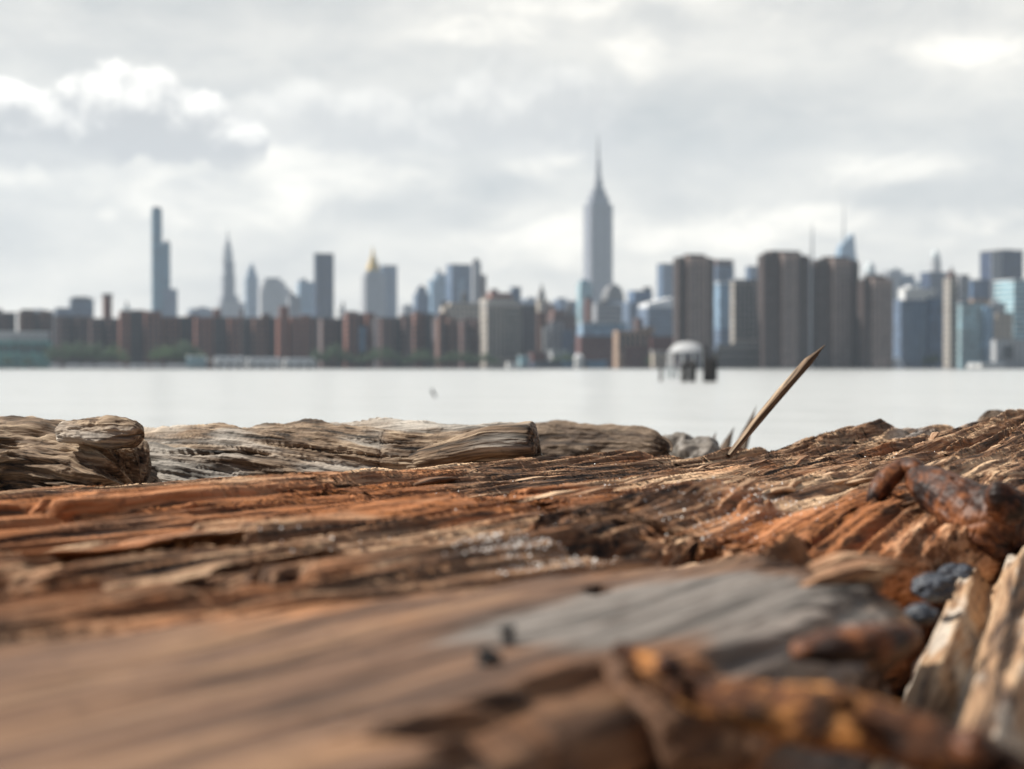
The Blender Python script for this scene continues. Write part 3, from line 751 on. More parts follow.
f = t.math('ADD', t.math('MULTIPLY', s1, .42), t.math('ADD', t.math('MULTIPLY', s2, .25), t.math('ADD', t.math('MULTIPLY', s3, .2), t.math('MULTIPLY', s4, .22))))
f = t.math('SUBTRACT', f, .045)
low = t.math('POWER', 2.718, t.math('MULTIPLY', el, -7.5))      # brighter, warmer towards the horizon
f = t.math('ADD', f, t.math('MULTIPLY', low, .075))
BRT = [(545,160,46,16),(720,8,70,22),(950,66,70,16),(270,140,44,26),(330,178,110,24),(600,10,110,14),(480,35,60,14),(640,50,30,30),(230,200,120,26),(700,235,200,18),(560,245,60,30),(880,175,60,14),(820,225,200,14),(20,188,40,12),(117,218,12,7)]
br = t.smooth(t.math('ADD', blobs(az, el, BRT), t.math('MULTIPLY', t.math('SUBTRACT', s4, .5), 5.0)), -.9, 1.9)
f = t.math('ADD', f, t.math('MULTIPLY', br, .17))
DRK = [(100,30,240,50),(700,120,190,42),(930,215,110,30),(410,215,90,22),(500,190,60,18)]
dk = t.smooth(t.math('ADD', blobs(az, el, DRK), t.math('MULTIPLY', t.math('SUBTRACT', s2, .5), 1.6)), -.6, 1.0)
f = t.math('SUBTRACT', f, t.math('MULTIPLY', dk, .075))
base = t.ramp(f, [(.34, (.44, .47, .49)), (.46, (.60, .61, .61)), (.58, (.785, .78, .75)), (.72, (1.02, 1.0, .94))])
def cumulus(col, lst, sc, amp, edge, belly, rim, k, sharp, floor_):
    D0 = dens(lst, 0.0, 0.0, sc, amp); D1 = dens(lst, -.006, .020, sc, amp)
    mask = t.math('MULTIPLY', t.smooth(D0, edge[0], edge[1]), t.smooth(t.math('ADD', el, t.math('MULTIPLY', t.math('SUBTRACT', s2, .5), .1)), (365-floor_[0])/1000, (365-floor_[1])/1000))
    lit = t.smooth(t.math('SUBTRACT', D0, D1), sharp[0], sharp[1])
    c = t.mix(lit, belly, rim)
    return t.mix(t.math('MULTIPLY', mask, k), col, c)
base = cumulus(base, CU2, 15, 2.2, (-.1, .7), (.56, .57, .585), (.90, .90, .88), .75, (-.1, 1.1), (185, 150))
base = cumulus(base, CUM, 17, 2.3, (.0, .32), (.46, .47, .49), (1.10, 1.09, 1.06), .95, (-.05, .95), (190, 152))
base = t.mix(1.0, base, (1.035, 1.0, .945), 'MULTIPLY')
bg_cl = t.node('ShaderNodeBackground', i_Strength=.79); t.put(bg_cl.inputs['Color'], base)
mx = t.node('ShaderNodeMixShader'); t.put(mx.inputs[0], t.math('ADD', .05, t.math('MULTIPLY', t.smooth(t.math('ADD', sp.outputs[1], t.math('MULTIPLY', t.math('SUBTRACT', s3, .5), .5)), -.2, .45), .90)))  # clouds thin out behind the eye; darker sky there, shaped to cut fill
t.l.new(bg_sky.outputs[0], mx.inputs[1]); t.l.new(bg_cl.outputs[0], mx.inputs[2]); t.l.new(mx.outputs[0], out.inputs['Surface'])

# ------------------------------------------------------------------ air
HAZE = True
if HAZE:
    me = bpy.data.meshes.new('haze'); bm = bmesh.new(); bmesh.ops.create_cube(bm, size=1)
    for v in bm.verts: v.co = Vector((v.co.x*6900, 5260/2*v.co.y*2+2615, (v.co.z+.5)*700-3.0))
    bm.to_mesh(me); bm.free()
    hm = bpy.data.materials.new('haze_air'); hm.use_nodes = True; ht = NT(hm.node_tree); ht.n.remove(ht.n['Principled BSDF'])
    pv = ht.node('ShaderNodeVolumePrincipled'); pv.inputs['Color'].default_value = (.74, .86, 1, 1); pv.inputs['Density'].default_value = .00009; pv.inputs['Anisotropy'].default_value = .2
    ht.l.new(pv.outputs[0], ht.n['Material Output'].inputs['Volume'])
    hz = link('haze', me, hm); tag(hz, kind='stuff')

# ------------------------------------------------------------------ render settings
vs = SC.view_settings; vs.view_transform = 'Standard'; vs.look = 'None'; vs.exposure = .6; vs.gamma = 1; vs.use_curve_mapping = False
SC.display_settings.display_device = 'sRGB'
c = SC.cycles; c.max_bounces = 6; c.diffuse_bounces = 3; c.glossy_bounces = 3; c.volume_bounces = 1; c.transparent_max_bounces = 6
c.use_adaptive_sampling = True; c.use_denoising = True; c.sample_clamp_indirect = 6
# ================================================================== THE CITY ACROSS THE RIVER
PHI = R(20); CP, SP = math.cos(PHI), math.sin(PHI)
GZ = 0.3
def zpx(py, d): return P(512, py, d).z
_fm = {}
def facade(name, wall, glass, bay=3.2, fh=3.3, wx=.5, wz=.5, rough=.85, grough=.12, var=.25, bands=False, strips=False):
    """masonry or curtain wall with a grid of panes read from the building's own metres"""
    if name in _fm: return _fm[name]
    m, t, b = new_mat(name)
    tc = t.node('ShaderNodeTexCoord').outputs['Object']
    sp = t.node('ShaderNodeSeparateXYZ'); t.put(sp.inputs[0], tc)
    s = t.math('DIVIDE', t.math('ADD', t.math('ADD', sp.outputs[0], sp.outputs[1]), 500.3), bay); z = t.math('DIVIDE', t.math('ADD', sp.outputs[2], .4), fh)
    a = t.math('LESS_THAN', t.math('FRACT', s), wx); c = t.math('LESS_THAN', t.math('FRACT', z), wz)
    win = c if bands else a if strips else t.math('MULTIPLY', a, c)
    cell = t.node('ShaderNodeCombineXYZ'); t.put(cell.inputs[0], t.math('FLOOR', s)); t.put(cell.inputs[1], t.math('FLOOR', z))
    wn = t.node('ShaderNodeTexWhiteNoise', noise_dimensions='2D'); t.put(wn.inputs['Vector'], cell.outputs[0])
    nz = t.node('ShaderNodeNewGeometry').outputs['Normal']; sn = t.node('ShaderNodeSeparateXYZ'); t.put(sn.inputs[0], nz)
    win = t.math('MULTIPLY', win, t.math('LESS_THAN', t.math('ABSOLUTE', sn.outputs[2]), .6))
    n = t.noise(tc, .09, 4, .6)
    wc = t.mix(n, tuple(x*(1-var) for x in wall), tuple(min(1, x*(1+var)) for x in wall))
    gc = t.mix(wn.outputs['Value'], tuple(x*.55 for x in glass), tuple(min(1, x*1.5) for x in glass))
    t.put(b.inputs['Base Color'], t.mix(win, wc, gc))
    t.put(b.inputs['Roughness'], t.math('ADD', t.math('MULTIPLY', win, grough-rough), rough))
    _fm[name] = m; return m
MB = {
 'brick':   facade('red_brick_facade', (.21,.088,.062), (.05,.055,.065), 3.4, 2.9, .38, .48),
 'brick2':  facade('brown_brick_facade', (.185,.098,.072), (.05,.055,.065), 3.0, 2.9, .42, .48),
 'brick3':  facade('dull_brick_facade', (.13,.078,.07), (.04,.05,.065), 3.0, 2.9, .45, .5),
 'brickgr': facade('shade_toned_brick', (.075,.068,.075), (.04,.05,.07), 3.0, 2.9, .45, .5),  # shade of recesses and of the grey box's side mixed into the brick colour
 'tanbrick':facade('tan_brick_facade', (.36,.25,.18), (.09,.09,.09), 3.4, 3.4, .42, .5),
 'beige':   facade('beige_stone_facade', (.44,.38,.31), (.10,.11,.125), 3.2, 3.5, .4, .5),
 'beigegrid':facade('grey_beige_concrete', (.36,.325,.285), (.10,.11,.12), 2.4, 3.1, .55, .5),
 'grey':    facade('grey_stone_facade', (.31,.315,.335), (.10,.12,.15), 3.0, 3.5, .5, .52),
 'stone':   facade('limestone_piers', (.25,.26,.295), (.10,.12,.16), 5.2, 3.7, .46, .6, strips=True),
 'palestone':facade('pale_stone_facade', (.38,.385,.39), (.16,.18,.21), 3.2, 3.6, .4, .5),
 'white':   facade('white_painted_facade', (.66,.66,.64), (.25,.28,.32), 4.5, 3.6, .4, .4),
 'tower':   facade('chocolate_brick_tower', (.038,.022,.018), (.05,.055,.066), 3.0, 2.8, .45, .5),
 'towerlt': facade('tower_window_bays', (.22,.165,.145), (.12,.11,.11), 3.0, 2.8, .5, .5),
 'navy':    facade('dark_bronze_glass', (.025,.036,.07), (.025,.045,.10), 1.6, 3.6, .8, .85, .4),
 'blue':    facade('blue_curtain_wall', (.06,.095,.165), (.065,.12,.21), 1.8, 3.8, .85, .8, .4),
 'lblue':   facade('light_blue_curtain_wall', (.22,.31,.40), (.18,.28,.39), 1.8, 3.8, .85, .8, .4),
 'teal':    facade('blue_green_curtain_wall', (.035,.13,.20), (.035,.15,.24), 2.0, 3.8, .85, .8, .4),
 'green':   facade('sea_green_glazing', (.20,.38,.35), (.05,.22,.20), 4.0, 3.8, .8, .6, .5),
 'cyan':    facade('pale_cyan_glazing', (.42,.52,.54), (.16,.30,.36), 3.4, 3.6, .8, .6, .5, bands=True),
 'bluegrid':facade('slate_blue_glazing', (.13,.17,.235), (.06,.10,.17), 3.2, 3.5, .8, .6, .5),
 'deck':    facade('concrete_decks', (.36,.34,.31), (.05,.05,.055), 9.0, 3.6, .95, .55, bands=True),
 'metalb':  facade('blue_corrugated_metal', (.13,.24,.36), (.05,.08,.12), 6.0, 5.0, .2, .3),
 'redbrick':facade('maroon_brick_facade', (.13,.05,.045), (.05,.05,.06), 4.0, 4.0, .4, .5),
}
MB['roofgrey'] = plain('grey_roofing', (.15,.15,.155), .9, 0, .3)
MB['slate'] = plain('dark_roof_plant', (.07,.065,.065), .8, 0, .3)
MB['lead'] = plain('pale_metal_roof', (.42,.46,.47), .45, .3, .2)
MB['whiteroof'] = plain('white_roof_membrane', (.72,.73,.74), .6, 0, .1)
MB['gold'] = plain('gilded_roof', (.62,.42,.10), .4, .35, .15)
MB['steel'] = plain('stainless_spire', (.34,.35,.36), .35, .6, .15)
MB['glassdark'] = plain('dark_window_glass', (.035,.045,.06), .1, 0, .3)  # one blue-black glass tone for windows and openings
MB['glassblue'] = plain('sky_blue_glass', (.12,.20,.30), .1, 0, .3)
MB['timberpile'] = plain('tarred_pile', (.022,.018,.016), .8, 0, .5, 1.5)
MB['paint'] = plain('white_paint', (.75,.75,.74), .5, 0, .08)

def prism(w, e, z0, z1, wt=None, et=None, slant=0.0, ox=0.0, oy=0.0):
    """rectangular block, optionally narrowing to (wt, et) or with a sloping top"""
    wt = w if wt is None else wt; et = e if et is None else et
    v = [(-w/2,-e/2,z0),(w/2,-e/2,z0),(w/2,e/2,z0),(-w/2,e/2,z0),(-wt/2,-et/2,z1-slant),(wt/2,-et/2,z1+slant),(wt/2,et/2,z1+slant),(-wt/2,et/2,z1-slant)]
    v = [(a+ox, b_+oy, c) for a, b_, c in v]
    return v, [(3,2,1,0),(4,5,6,7),(0,1,5,4),(1,2,6,5),(2,3,7,6),(3,0,4,7)]
def lathe(prof, n=24, ox=0.0, oy=0.0):
    v = []; f = []
    for r, z in prof:
        for j in range(n): v.append((ox+r*math.cos(2*math.pi*j/n), oy+r*math.sin(2*math.pi*j/n), z))
    for i in range(len(prof)-1):
        for j in range(n): f.append((i*n+j, i*n+(j+1)%n, (i+1)*n+(j+1)%n, (i+1)*n+j))
    f.append(tuple(reversed(range(n)))); f.append(tuple((len(prof)-1)*n+j for j in range(n)))
    return v, f
def part(name, vf, mat, parent):
    v, f = vf; me = bpy.data.meshes.new(name); me.from_pydata(v, [], f); me.update()
    return link(name, me, MB[mat] if isinstance(mat, str) else mat, parent)

class B:
    """one building: an Empty on the ground with its masses as children, given by the width it spans and its height seen from the shore"""
    def __init__(s, name, label, cat, x0, x1, D, group=None, lf=.22, yaw=PHI):
        s.D = D; s.k = D/F; s.cx = (x0+x1)/2; s.lf = lf; s.yaw = yaw
        s.o = empty(name, ((s.cx-CX)*s.k, D, GZ), yaw); tag(s.o, label, cat, group)
    def size(s, x0, x1, lf=None):
        lf = s.lf if lf is None else lf; W = (x1-x0)*s.k
        if s.yaw < .02: return W, W*.6
        return W*(1-lf)/math.cos(s.yaw), W*lf/math.sin(s.yaw)
    def z(s, py): return zpx(py, s.D)-GZ
    def off(s, x0, x1):
        d = ((x0+x1)/2-s.cx)*s.k; return d*math.cos(s.yaw), -d*math.sin(s.yaw)
    def mass(s, name, mat, x0, x1, ytop, ybot=None, lf=None, parent=None, slant=0, x0t=None, x1t=None, dz=0):
        w, e = s.size(x0, x1, lf); ox, oy = s.off(x0, x1)
        z0 = 0 if ybot is None else s.z(ybot)
        wt = et = None
        if x0t is not None: wt, et = s.size(x0t, x1t, lf)
        return part(name, prism(w, e, z0+dz, s.z(ytop)+dz, wt, et, slant*s.k, ox, oy), mat, parent or s.o)
    def cap(s, name, mat, x0, x1, ytop, over=.6, th=1.2, lf=None, parent=None):
        w, e = s.size(x0, x1, lf); ox, oy = s.off(x0, x1); z = s.z(ytop)
        return part(name, prism(w+over, e+over, z-.004, z+th, None, None, 0, ox, oy), mat, parent or s.o)
    def front(s, name, mat, xa, xb, ytop, ybot, x0, x1, proud=1.0, lf=None, parent=None, back=.6):
        """slab standing proud of the front wall of the mass that spans x0..x1"""
        w, e = s.size(x0, x1, lf); ox, oy = s.off(x0, x1)
        lx = lambda x: ((x-(x0+x1)/2)*s.k-e/2*math.sin(s.yaw))/math.cos(s.yaw)
        a, b_ = lx(xa), lx(xb)
        z0 = 0 if ybot is None else s.z(ybot)
        return part(name, prism(b_-a, proud+back, z0, s.z(ytop), None, None, 0, ox+(a+b_)/2, oy-e/2-proud/2+back/2), mat, parent or s.o)
    def round(s, name, mat, x, prof, n=20, parent=None):
        """turned shape about the vertical at x: (half width in photo units, height in the photo)"""
        ox, oy = s.off(x, x)
        return part(name, lathe([(r*s.k, s.z(py)) for r, py in prof], n, ox, oy), mat, parent or s.o)
    def strips(s, name, mat, n, x0, x1, ytop, ybot, fill=.45, proud=.35, lf=None, xa=None, xb=None):
        w, e = s.size(x0, x1, lf); xm = x0+(x1-x0)*(s.lf if lf is None else lf)
        xa = xm if xa is None else xa; xb = x1 if xb is None else xb
        for i in range(n):
            c = xa+(xb-xa)*(i+.5)/n; h = (xb-xa)/n*fill/2
            s.front(name, mat, c-h, c+h, ytop, ybot, x0, x1, proud, lf)
    def tank(s, x, y, r=2.0, h=4.5):
        """roof water tank on its legs"""
        ox, oy = s.off(x, x); z = s.z(y)
        tk = part('water_tank', lathe([(r, z+2.2), (r, z+2.2+h), (r*.1, z+2.2+h*1.4)], 12, ox, oy), 'slate', s.o)
        part('tank_stand', prism(r*1.3, r*1.3, z-.01, z+2.25, None, None, 0, ox, oy), 'slate', tk)

# ---------------- brick housing along the far bank (front row) ------------------
def housing(label, x0, x1, ytop, D, mats, wings, caps=(), lf=.16, recess=None):
    b = B('brick_apartment_block', label, 'apartment block', x0, x1, D, 'brick apartment blocks along the far bank', lf)
    b.mass('wall', mats[1], x0, x1, ytop+.8)  # core behind the wings coloured darker, standing in for the recess shade
    b.cap('roof_slab', 'slate', x0, x1, ytop+.8, .5, .8)
    for (a, c) in wings:
        b.front('wing', mats[0], a, c, ytop, None, x0, x1, 5.0)
        wn = max(1, int((c-a)/5))
        for i in range(wn):
            q = a+(c-a)*(i+.5)/wn
            b.front('window_strip', 'glassdark', q-.7, q+.7, ytop+2.5, 362, x0, x1, 5.15, None, None, -4.9)
    for (a, c, y) in caps:
        b.mass('penthouse', 'brick3' if mats[0] != 'brick' else 'brick', a, c, y, ytop+1.5, .2)
    return b
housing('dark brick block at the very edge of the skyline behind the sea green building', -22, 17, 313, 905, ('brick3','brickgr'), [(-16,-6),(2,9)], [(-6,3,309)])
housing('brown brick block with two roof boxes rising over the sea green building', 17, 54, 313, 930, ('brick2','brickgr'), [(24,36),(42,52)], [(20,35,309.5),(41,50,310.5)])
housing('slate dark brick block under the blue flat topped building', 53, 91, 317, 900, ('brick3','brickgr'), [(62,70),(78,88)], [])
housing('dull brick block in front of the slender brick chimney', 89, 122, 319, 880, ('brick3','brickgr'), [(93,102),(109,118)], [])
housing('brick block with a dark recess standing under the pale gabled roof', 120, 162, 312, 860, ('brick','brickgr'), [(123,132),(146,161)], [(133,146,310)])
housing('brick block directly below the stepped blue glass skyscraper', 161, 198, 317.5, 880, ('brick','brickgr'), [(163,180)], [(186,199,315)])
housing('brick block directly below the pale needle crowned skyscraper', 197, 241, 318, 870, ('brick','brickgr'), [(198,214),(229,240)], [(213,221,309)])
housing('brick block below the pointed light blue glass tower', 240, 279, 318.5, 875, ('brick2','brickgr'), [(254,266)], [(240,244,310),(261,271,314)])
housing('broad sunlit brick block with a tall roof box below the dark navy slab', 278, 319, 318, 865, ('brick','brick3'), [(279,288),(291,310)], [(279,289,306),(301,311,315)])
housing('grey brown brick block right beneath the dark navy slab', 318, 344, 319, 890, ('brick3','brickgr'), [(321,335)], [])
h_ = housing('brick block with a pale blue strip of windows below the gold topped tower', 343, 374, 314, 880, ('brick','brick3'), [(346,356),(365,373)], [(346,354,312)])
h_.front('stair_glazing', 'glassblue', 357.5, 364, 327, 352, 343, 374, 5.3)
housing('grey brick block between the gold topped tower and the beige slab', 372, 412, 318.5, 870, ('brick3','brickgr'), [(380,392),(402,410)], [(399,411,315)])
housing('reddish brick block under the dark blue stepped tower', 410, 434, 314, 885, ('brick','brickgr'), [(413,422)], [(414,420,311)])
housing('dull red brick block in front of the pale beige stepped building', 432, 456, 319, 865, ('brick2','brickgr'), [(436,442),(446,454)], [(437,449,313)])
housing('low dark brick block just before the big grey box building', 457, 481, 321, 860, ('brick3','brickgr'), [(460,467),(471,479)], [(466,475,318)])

# ---------------- sea green low building ----------------------------------------
b = B('glazed_office', 'low sea green glazed building with a pale top storey on the far bank', 'office building', -14, 49, 835, None, .05)
b.mass('wall', 'green', -14, 49, 340.5); b.mass('top_storey', 'palestone', -12, 48, 333, 340.5, dz=.01); b.cap('roof', 'whiteroof', -12, 48, 333, .4, .6)
for i in range(8): b.front('window_band', 'glassdark', -8+i*7, -3+i*7, 345, 352, -14, 49, .25)

# ---------------- second row and far towers --------------------------------------
b = B('flat_topped_block', 'blue grey flat topped building beside the slender brick chimney', 'building', 52, 95, 1500)
b.mass('wall', 'bluegrid', 68, 95, 300); b.mass('lower_wing', 'bluegrid', 54, 74, 308); b.mass('roof_plant', 'navy', 71, 91, 297, 300, dz=.01); b.cap('parapet', 'roofgrey', 68, 95, 300, 1, 1)
b = B('brick_chimney', 'slender square brick chimney standing alone above the roofs', 'chimney', 102, 113, 1000, None, .3)
b.mass('stack', 'brick', 102, 113, 296); b.cap('cap', 'slate', 101.6, 113.4, 296, .8, 1.2)
b = B('gabled_hall', 'pale grey gabled roof with a small finial peeking over the brick blocks', 'building', 118, 136, 1500)
b.mass('wall', 'grey', 119, 135, 311); b.mass('roof', 'lead', 119, 135, 305.5, 311, None, None, 0, 126, 128, .01); b.round('finial', 'slate', 127, [(1.2,307),(1.2,303),(.2,301)])
b = B('stepped_skyscraper', 'tall slender blue glass skyscraper with two stepped shoulders', 'skyscraper', 151, 178, 2300)
b.mass('main_shaft', 'teal', 151, 163, 209.5, None, .25); b.mass('crown', 'navy', 152, 161.5, 207.5, 209.5, .25, dz=.02)
b.mass('middle_shoulder', 'teal', 158, 170.5, 243, None, .1); b.mass('roof_plant', 'navy', 165, 169.5, 240.5, 243, .2, dz=.02); b.mass('lower_shoulder', 'blue', 164, 177.5, 289, None, .1)
b = B('needle_skyscraper', 'pale skyscraper with tapering arched crown ending in a needle spire', 'skyscraper', 217, 246, 2900)
b.mass('podium', 'grey', 216, 246, 303); b.mass('shaft', 'stone', 220.5, 236, 276, None, .3); b.mass('shoulder', 'stone', 218, 240, 296, None, .3)
b.mass('upper_shaft', 'stone', 222, 235, 262, 276, .3, dz=.02)
cr = b.round('crown', 'steel', 228, [(5.6,262),(5.3,257),(4.3,250),(3.2,245),(2.3,241.5),(1.2,239)], 8); b.round('spire', 'steel', 228, [(1.2,239),(.7,234),(.12,227)], 8, cr)
b = B('pointed_glass_tower', 'light blue glass tower with a pointed tapering top', 'skyscraper', 243, 259, 2950)
b.mass('shaft', 'lblue', 244, 259, 279); b.mass('taper', 'lblue', 244.5, 258.5, 267, 279, None, None, 0, 249, 255, .02); b.mass('tip', 'lblue', 250, 254.5, 263, 267, None, None, 0, 252, 253, .04)
b = B('broad_slab_tower', 'broad beige grey slab skyscraper with a stepped shouldered top', 'skyscraper', 256, 292, 2800)
b.mass('slab', 'palestone', 258, 291, 288, None, .15); b.mass('shoulder', 'palestone', 261, 286, 282, 288, .15, dz=.02); b.mass('roof_block', 'grey', 264, 281, 278, 282, .15, dz=.04)
b = B('glass_block_tower', 'light blue flat roofed tower touching the dark navy slab', 'skyscraper', 296, 315, 2400)
b.mass('shaft', 'lblue', 296, 316, 282); b.mass('roof_plant', 'grey', 299, 307, 279, 282, dz=.02)
b = B('pale_mid_tower', 'pale grey apartment tower between the flat blue tower and the navy slab', 'apartment tower', 286, 300, 2000)
b.mass('shaft', 'grey', 287, 301, 296); b.mass('roof_plant', 'slate', 290, 295, 293, 296, dz=.02)
b = B('navy_slab', 'dark navy monolithic slab skyscraper with a flat roof', 'skyscraper', 314, 334, 1900, None, .12)
b.mass('shaft', 'navy', 314, 334, 254.5); b.cap('roof', 'slate', 314, 334, 254.5, .8, 1.0)
for i in range(5): b.front('fin', 'bluegrid', 317.2+i*3.4, 317.8+i*3.4, 256, None, 314, 334, .5)
b = B('white_turret_building', 'small white building with a dark turret seen between navy slab and gold roof', 'building', 336, 358, 1800)
b.mass('wall', 'white', 337, 346, 308); b.mass('wing', 'grey', 344, 358, 311); b.round('turret', 'slate', 343, [(1.4,308),(1.4,304),(.2,301)])
b = B('gold_roof_tower', 'grey stone tower with a gilded pyramid roof', 'skyscraper', 361, 384, 2500)
b.mass('shaft', 'grey', 361, 386, 275); b.mass('shoulder', 'grey', 364.5, 382, 270.5, 275, dz=.02)
g_ = b.mass('pyramid_roof', 'gold', 365.5, 381, 256, 270.5, .3, None, 0, 370.8, 375.2, .03); b.round('finial', 'gold', 373, [(1.8,256),(1.2,252),(.2,246)], 8, g_)
b = B('blue_slab_tower', 'blue flat roofed slab rising right behind the gilded pyramid', 'skyscraper', 379, 398, 2700)
b.mass('shaft', 'blue', 379, 397.5, 266.5); b.cap('roof', 'roofgrey', 379, 397.5, 266.5, 1, 1.4)
b = B('stepped_blue_tower', 'dark blue stepped glass tower with cut corners over the reddish brick block', 'skyscraper', 413, 430, 1900)
b.mass('shaft', 'blue', 413, 430, 294); b.mass('upper_step', 'blue', 416, 427, 288, 294, dz=.02); b.mass('roof_plant', 'navy', 419, 424, 285.5, 288, dz=.04)
b = B('pale_glass_tower', 'pale bluish glass tower with a ragged stepped top', 'skyscraper', 424, 450, 2400)
b.mass('shaft', 'lblue', 428, 449, 280); b.mass('upper_step', 'lblue', 434, 448, 274, 280, dz=.02); b.mass('roof_plant', 'grey', 436.5, 440.5, 269, 274, dz=.04)
b = B('twin_blue_tower', 'blue glass tower with a bright pale strip down its middle', 'skyscraper', 446, 474, 2100)
b.mass('shaft', 'blue', 446, 473, 266); b.cap('roof', 'navy', 446, 473, 266, .8, 1.5); b.front('window_strip', 'lblue', 459, 464.5, 280, 310, 446, 473, .8)
b = B('grey_corner_tower', 'narrow grey tower with a lower brown shoulder beside the blue glass tower', 'apartment tower', 471, 487, 1950)
b.mass('shaft', 'grey', 471.5, 481, 262); b.mass('roof_plant', 'slate', 473, 479, 259, 262, dz=.02); b.mass('shoulder', 'brick3', 478, 486.5, 275)
b = B('beige_stepped_building', 'pale beige stepped building rising behind the brick blocks', 'building', 439, 484, 1150)
b.mass('wall', 'beige', 440, 483, 307, None, .1); b.mass('upper_storey', 'beige', 447, 480, 303, 307, .1, dz=.02); b.mass('roof_plant', 'brickgr', 441, 449, 301, 307, .1, dz=.02); b.tank(464, 303)
b = B('brick_roofed_block', 'beige block topped by a red brown roof storey above the big grey box', 'building', 478, 516, 1300)
b.mass('wall', 'beige', 479, 516, 299); b.mass('roof_storey', 'brick', 486, 512, 293, 299, dz=.02); b.mass('roof_plant', 'brick3', 490, 498, 289, 293, dz=.04); b.mass('side_tower', 'bluegrid', 510, 521, 287, None, .2); 
b = B('grey_box_building', 'big plain grey box building with a lit narrow side on the far bank', 'building', 480, 536, 850, None, .12)
b.mass('wall', 'beigegrid', 480, 525, 304.5, None, .16); b.mass('dark_side', 'brickgr', 520, 537, 305, None, .1); b.cap('parapet', 'grey', 480, 525, 304.5, .6, 1.0, .16)  # darker brick at the far end paints the box's shaded side
b.strips('window_strip', 'glassdark', 10, 480, 525, 308, 358, .4, .2, .16); b.mass('roof_plant', 'roofgrey', 500, 512, 302, 304.5, .2, dz=.02)
b = B('turret_tower', 'small beige tower with a dark peaked turret next to the grey box', 'building', 535, 554, 1500)
b.mass('shaft', 'beige', 536, 549, 300); b.mass('brick_wing', 'brick2', 543, 556, 304); b.mass('turret_base', 'slate', 538.5, 545, 292, 300, .3, dz=.02); b.round('turret', 'slate', 541.7, [(2.2,292),(1.4,288),(.2,283)], 10)
b = B('blue_backdrop_tower', 'blue tower with a flat top seen left of the great antenna skyscraper', 'skyscraper', 552, 579, 2600)
b.o['label'] = 'flat topped blue grey building just short of the teal glass tower'
b.mass('shaft', 'blue', 552, 580, 301); b.mass('roof_plant', 'bluegrid', 556, 566, 298, 301, dz=.02)
b = B('sunlit_loft', 'low loft building with one bright cream wall beside the grey box', 'building', 536, 572, 900)
b.mass('wall', 'palestone', 539, 549, 327, None, .45); b.mass('grey_wing', 'grey', 546, 563, 322); b.mass('dark_side', 'bluegrid', 560, 574, 330); b.mass('brick_core', 'brick2', 535, 547, 312)
b.mass('window_wing', 'lblue', 563, 571, 338, 352, dz=.03)
b = B('plain_brick_loft', 'dull brown and grey loft building behind the cream wall', 'building', 545, 580, 1100)
b.mass('wall', 'brick3', 546, 577, 315); b.mass('upper_storey', 'brick2', 550, 566, 310, 315, dz=.02); b.tank(570, 315)

# the great antenna skyscraper
b = B('antenna_skyscraper', 'tallest grey stone skyscraper with set back top and long antenna', 'skyscraper', 578, 620, 3000, None, .20)
b.mass('podium', 'stone', 579, 618, 300, None, .22); b.mass('lower_setback', 'stone', 581.5, 615, 284, 300, .22, dz=.02)
b.mass('shaft', 'stone', 583.5, 612.5, 205, 284, .22, dz=.04); b.mass('upper_shaft', 'stone', 587.3, 608.7, 197, 206, .22, dz=.06)
b.mass('set_back', 'stone', 590.5, 605.5, 190, 197, .22, dz=.08); b.mass('crown', 'grey', 593.2, 602.8, 184, 190, .22, dz=.1)
b.strips('pier', 'palestone', 6, 583.5, 612.5, 207, 284, .34, 1.6, .22)
mast = b.round('mast', 'grey', 598, [(4.6,184),(4.0,180),(3.0,176),(2.3,168),(2.2,162),(1.3,158.5)], 16); b.round('antenna', 'slate', 598, [(1.2,158.5),(.9,150),(.45,143),(.12,133)], 8, mast)

b = B('teal_glass_tower', 'pale teal glass tower hugging the foot of the tallest skyscraper', 'apartment tower', 577, 592, 1700)
b.mass('shaft', 'cyan', 577, 591.5, 283); b.mass('roof_plant', 'teal', 580, 589, 280, 283, dz=.02)
b = B('arched_roof_hall', 'building with a curved pale arched roof before the tallest skyscraper', 'building', 598, 626, 1900)
b.mass('wall', 'bluegrid', 601, 624, 301)
w_, e_ = b.size(601, 624); ox, oy = b.off(601, 624); zb = b.z(301); rr_ = (b.z(285)-zb)
v = []; f = []
for i in range(13):
    a = math.pi*i/12
    for yy in (-e_/2, e_/2): v.append((ox-w_/2*math.cos(a), oy+yy, zb+rr_*math.sin(a)+.02))
for i in range(12): f.append((2*i, 2*i+2, 2*i+3, 2*i+1))
f += [tuple(2*i for i in reversed(range(13))), tuple(2*i+1 for i in range(13)), (0,1,25,24)]
part('arched_roof', (v, f), 'roofgrey', b.o)
b = B('brick_stub_tower', 'small red brick stub tower with dark cap at the foot of the tallest skyscraper', 'building', 583, 594, 1200)
b.mass('wall', 'brick', 585, 592, 299); b.mass('cap', 'slate', 586, 591, 297, 299, dz=.02)
b = B('grey_mid_block', 'grey flat block spanning beneath the tallest skyscraper', 'building', 590, 620, 1250)
b.mass('wall', 'grey', 588, 622, 304); b.mass('brick_band', 'brick3', 590, 618, 309, 312); b.mass('roof_plant', 'slate', 600, 608, 300, 304, dz=.02)
b = B('low_blue_terrace', 'low dark blue block stepping up towards the brown towers', 'building', 614, 672, 1600)
b.mass('wall', 'bluegrid', 614, 674, 303); b.mass('upper_step', 'blue', 628, 652, 291, 303, dz=.02); b.mass('roof_box', 'slate', 643, 651, 287, 291, dz=.04)
b = B('slant_roof_hall', 'building with a bright white slanting roof before the first brown tower', 'building', 636, 673, 1400)
b.mass('wall', 'bluegrid', 638, 674, 308); b.mass('slant_roof', 'whiteroof', 639, 673, 301, 308, None, None, 3.2, dz=.02)
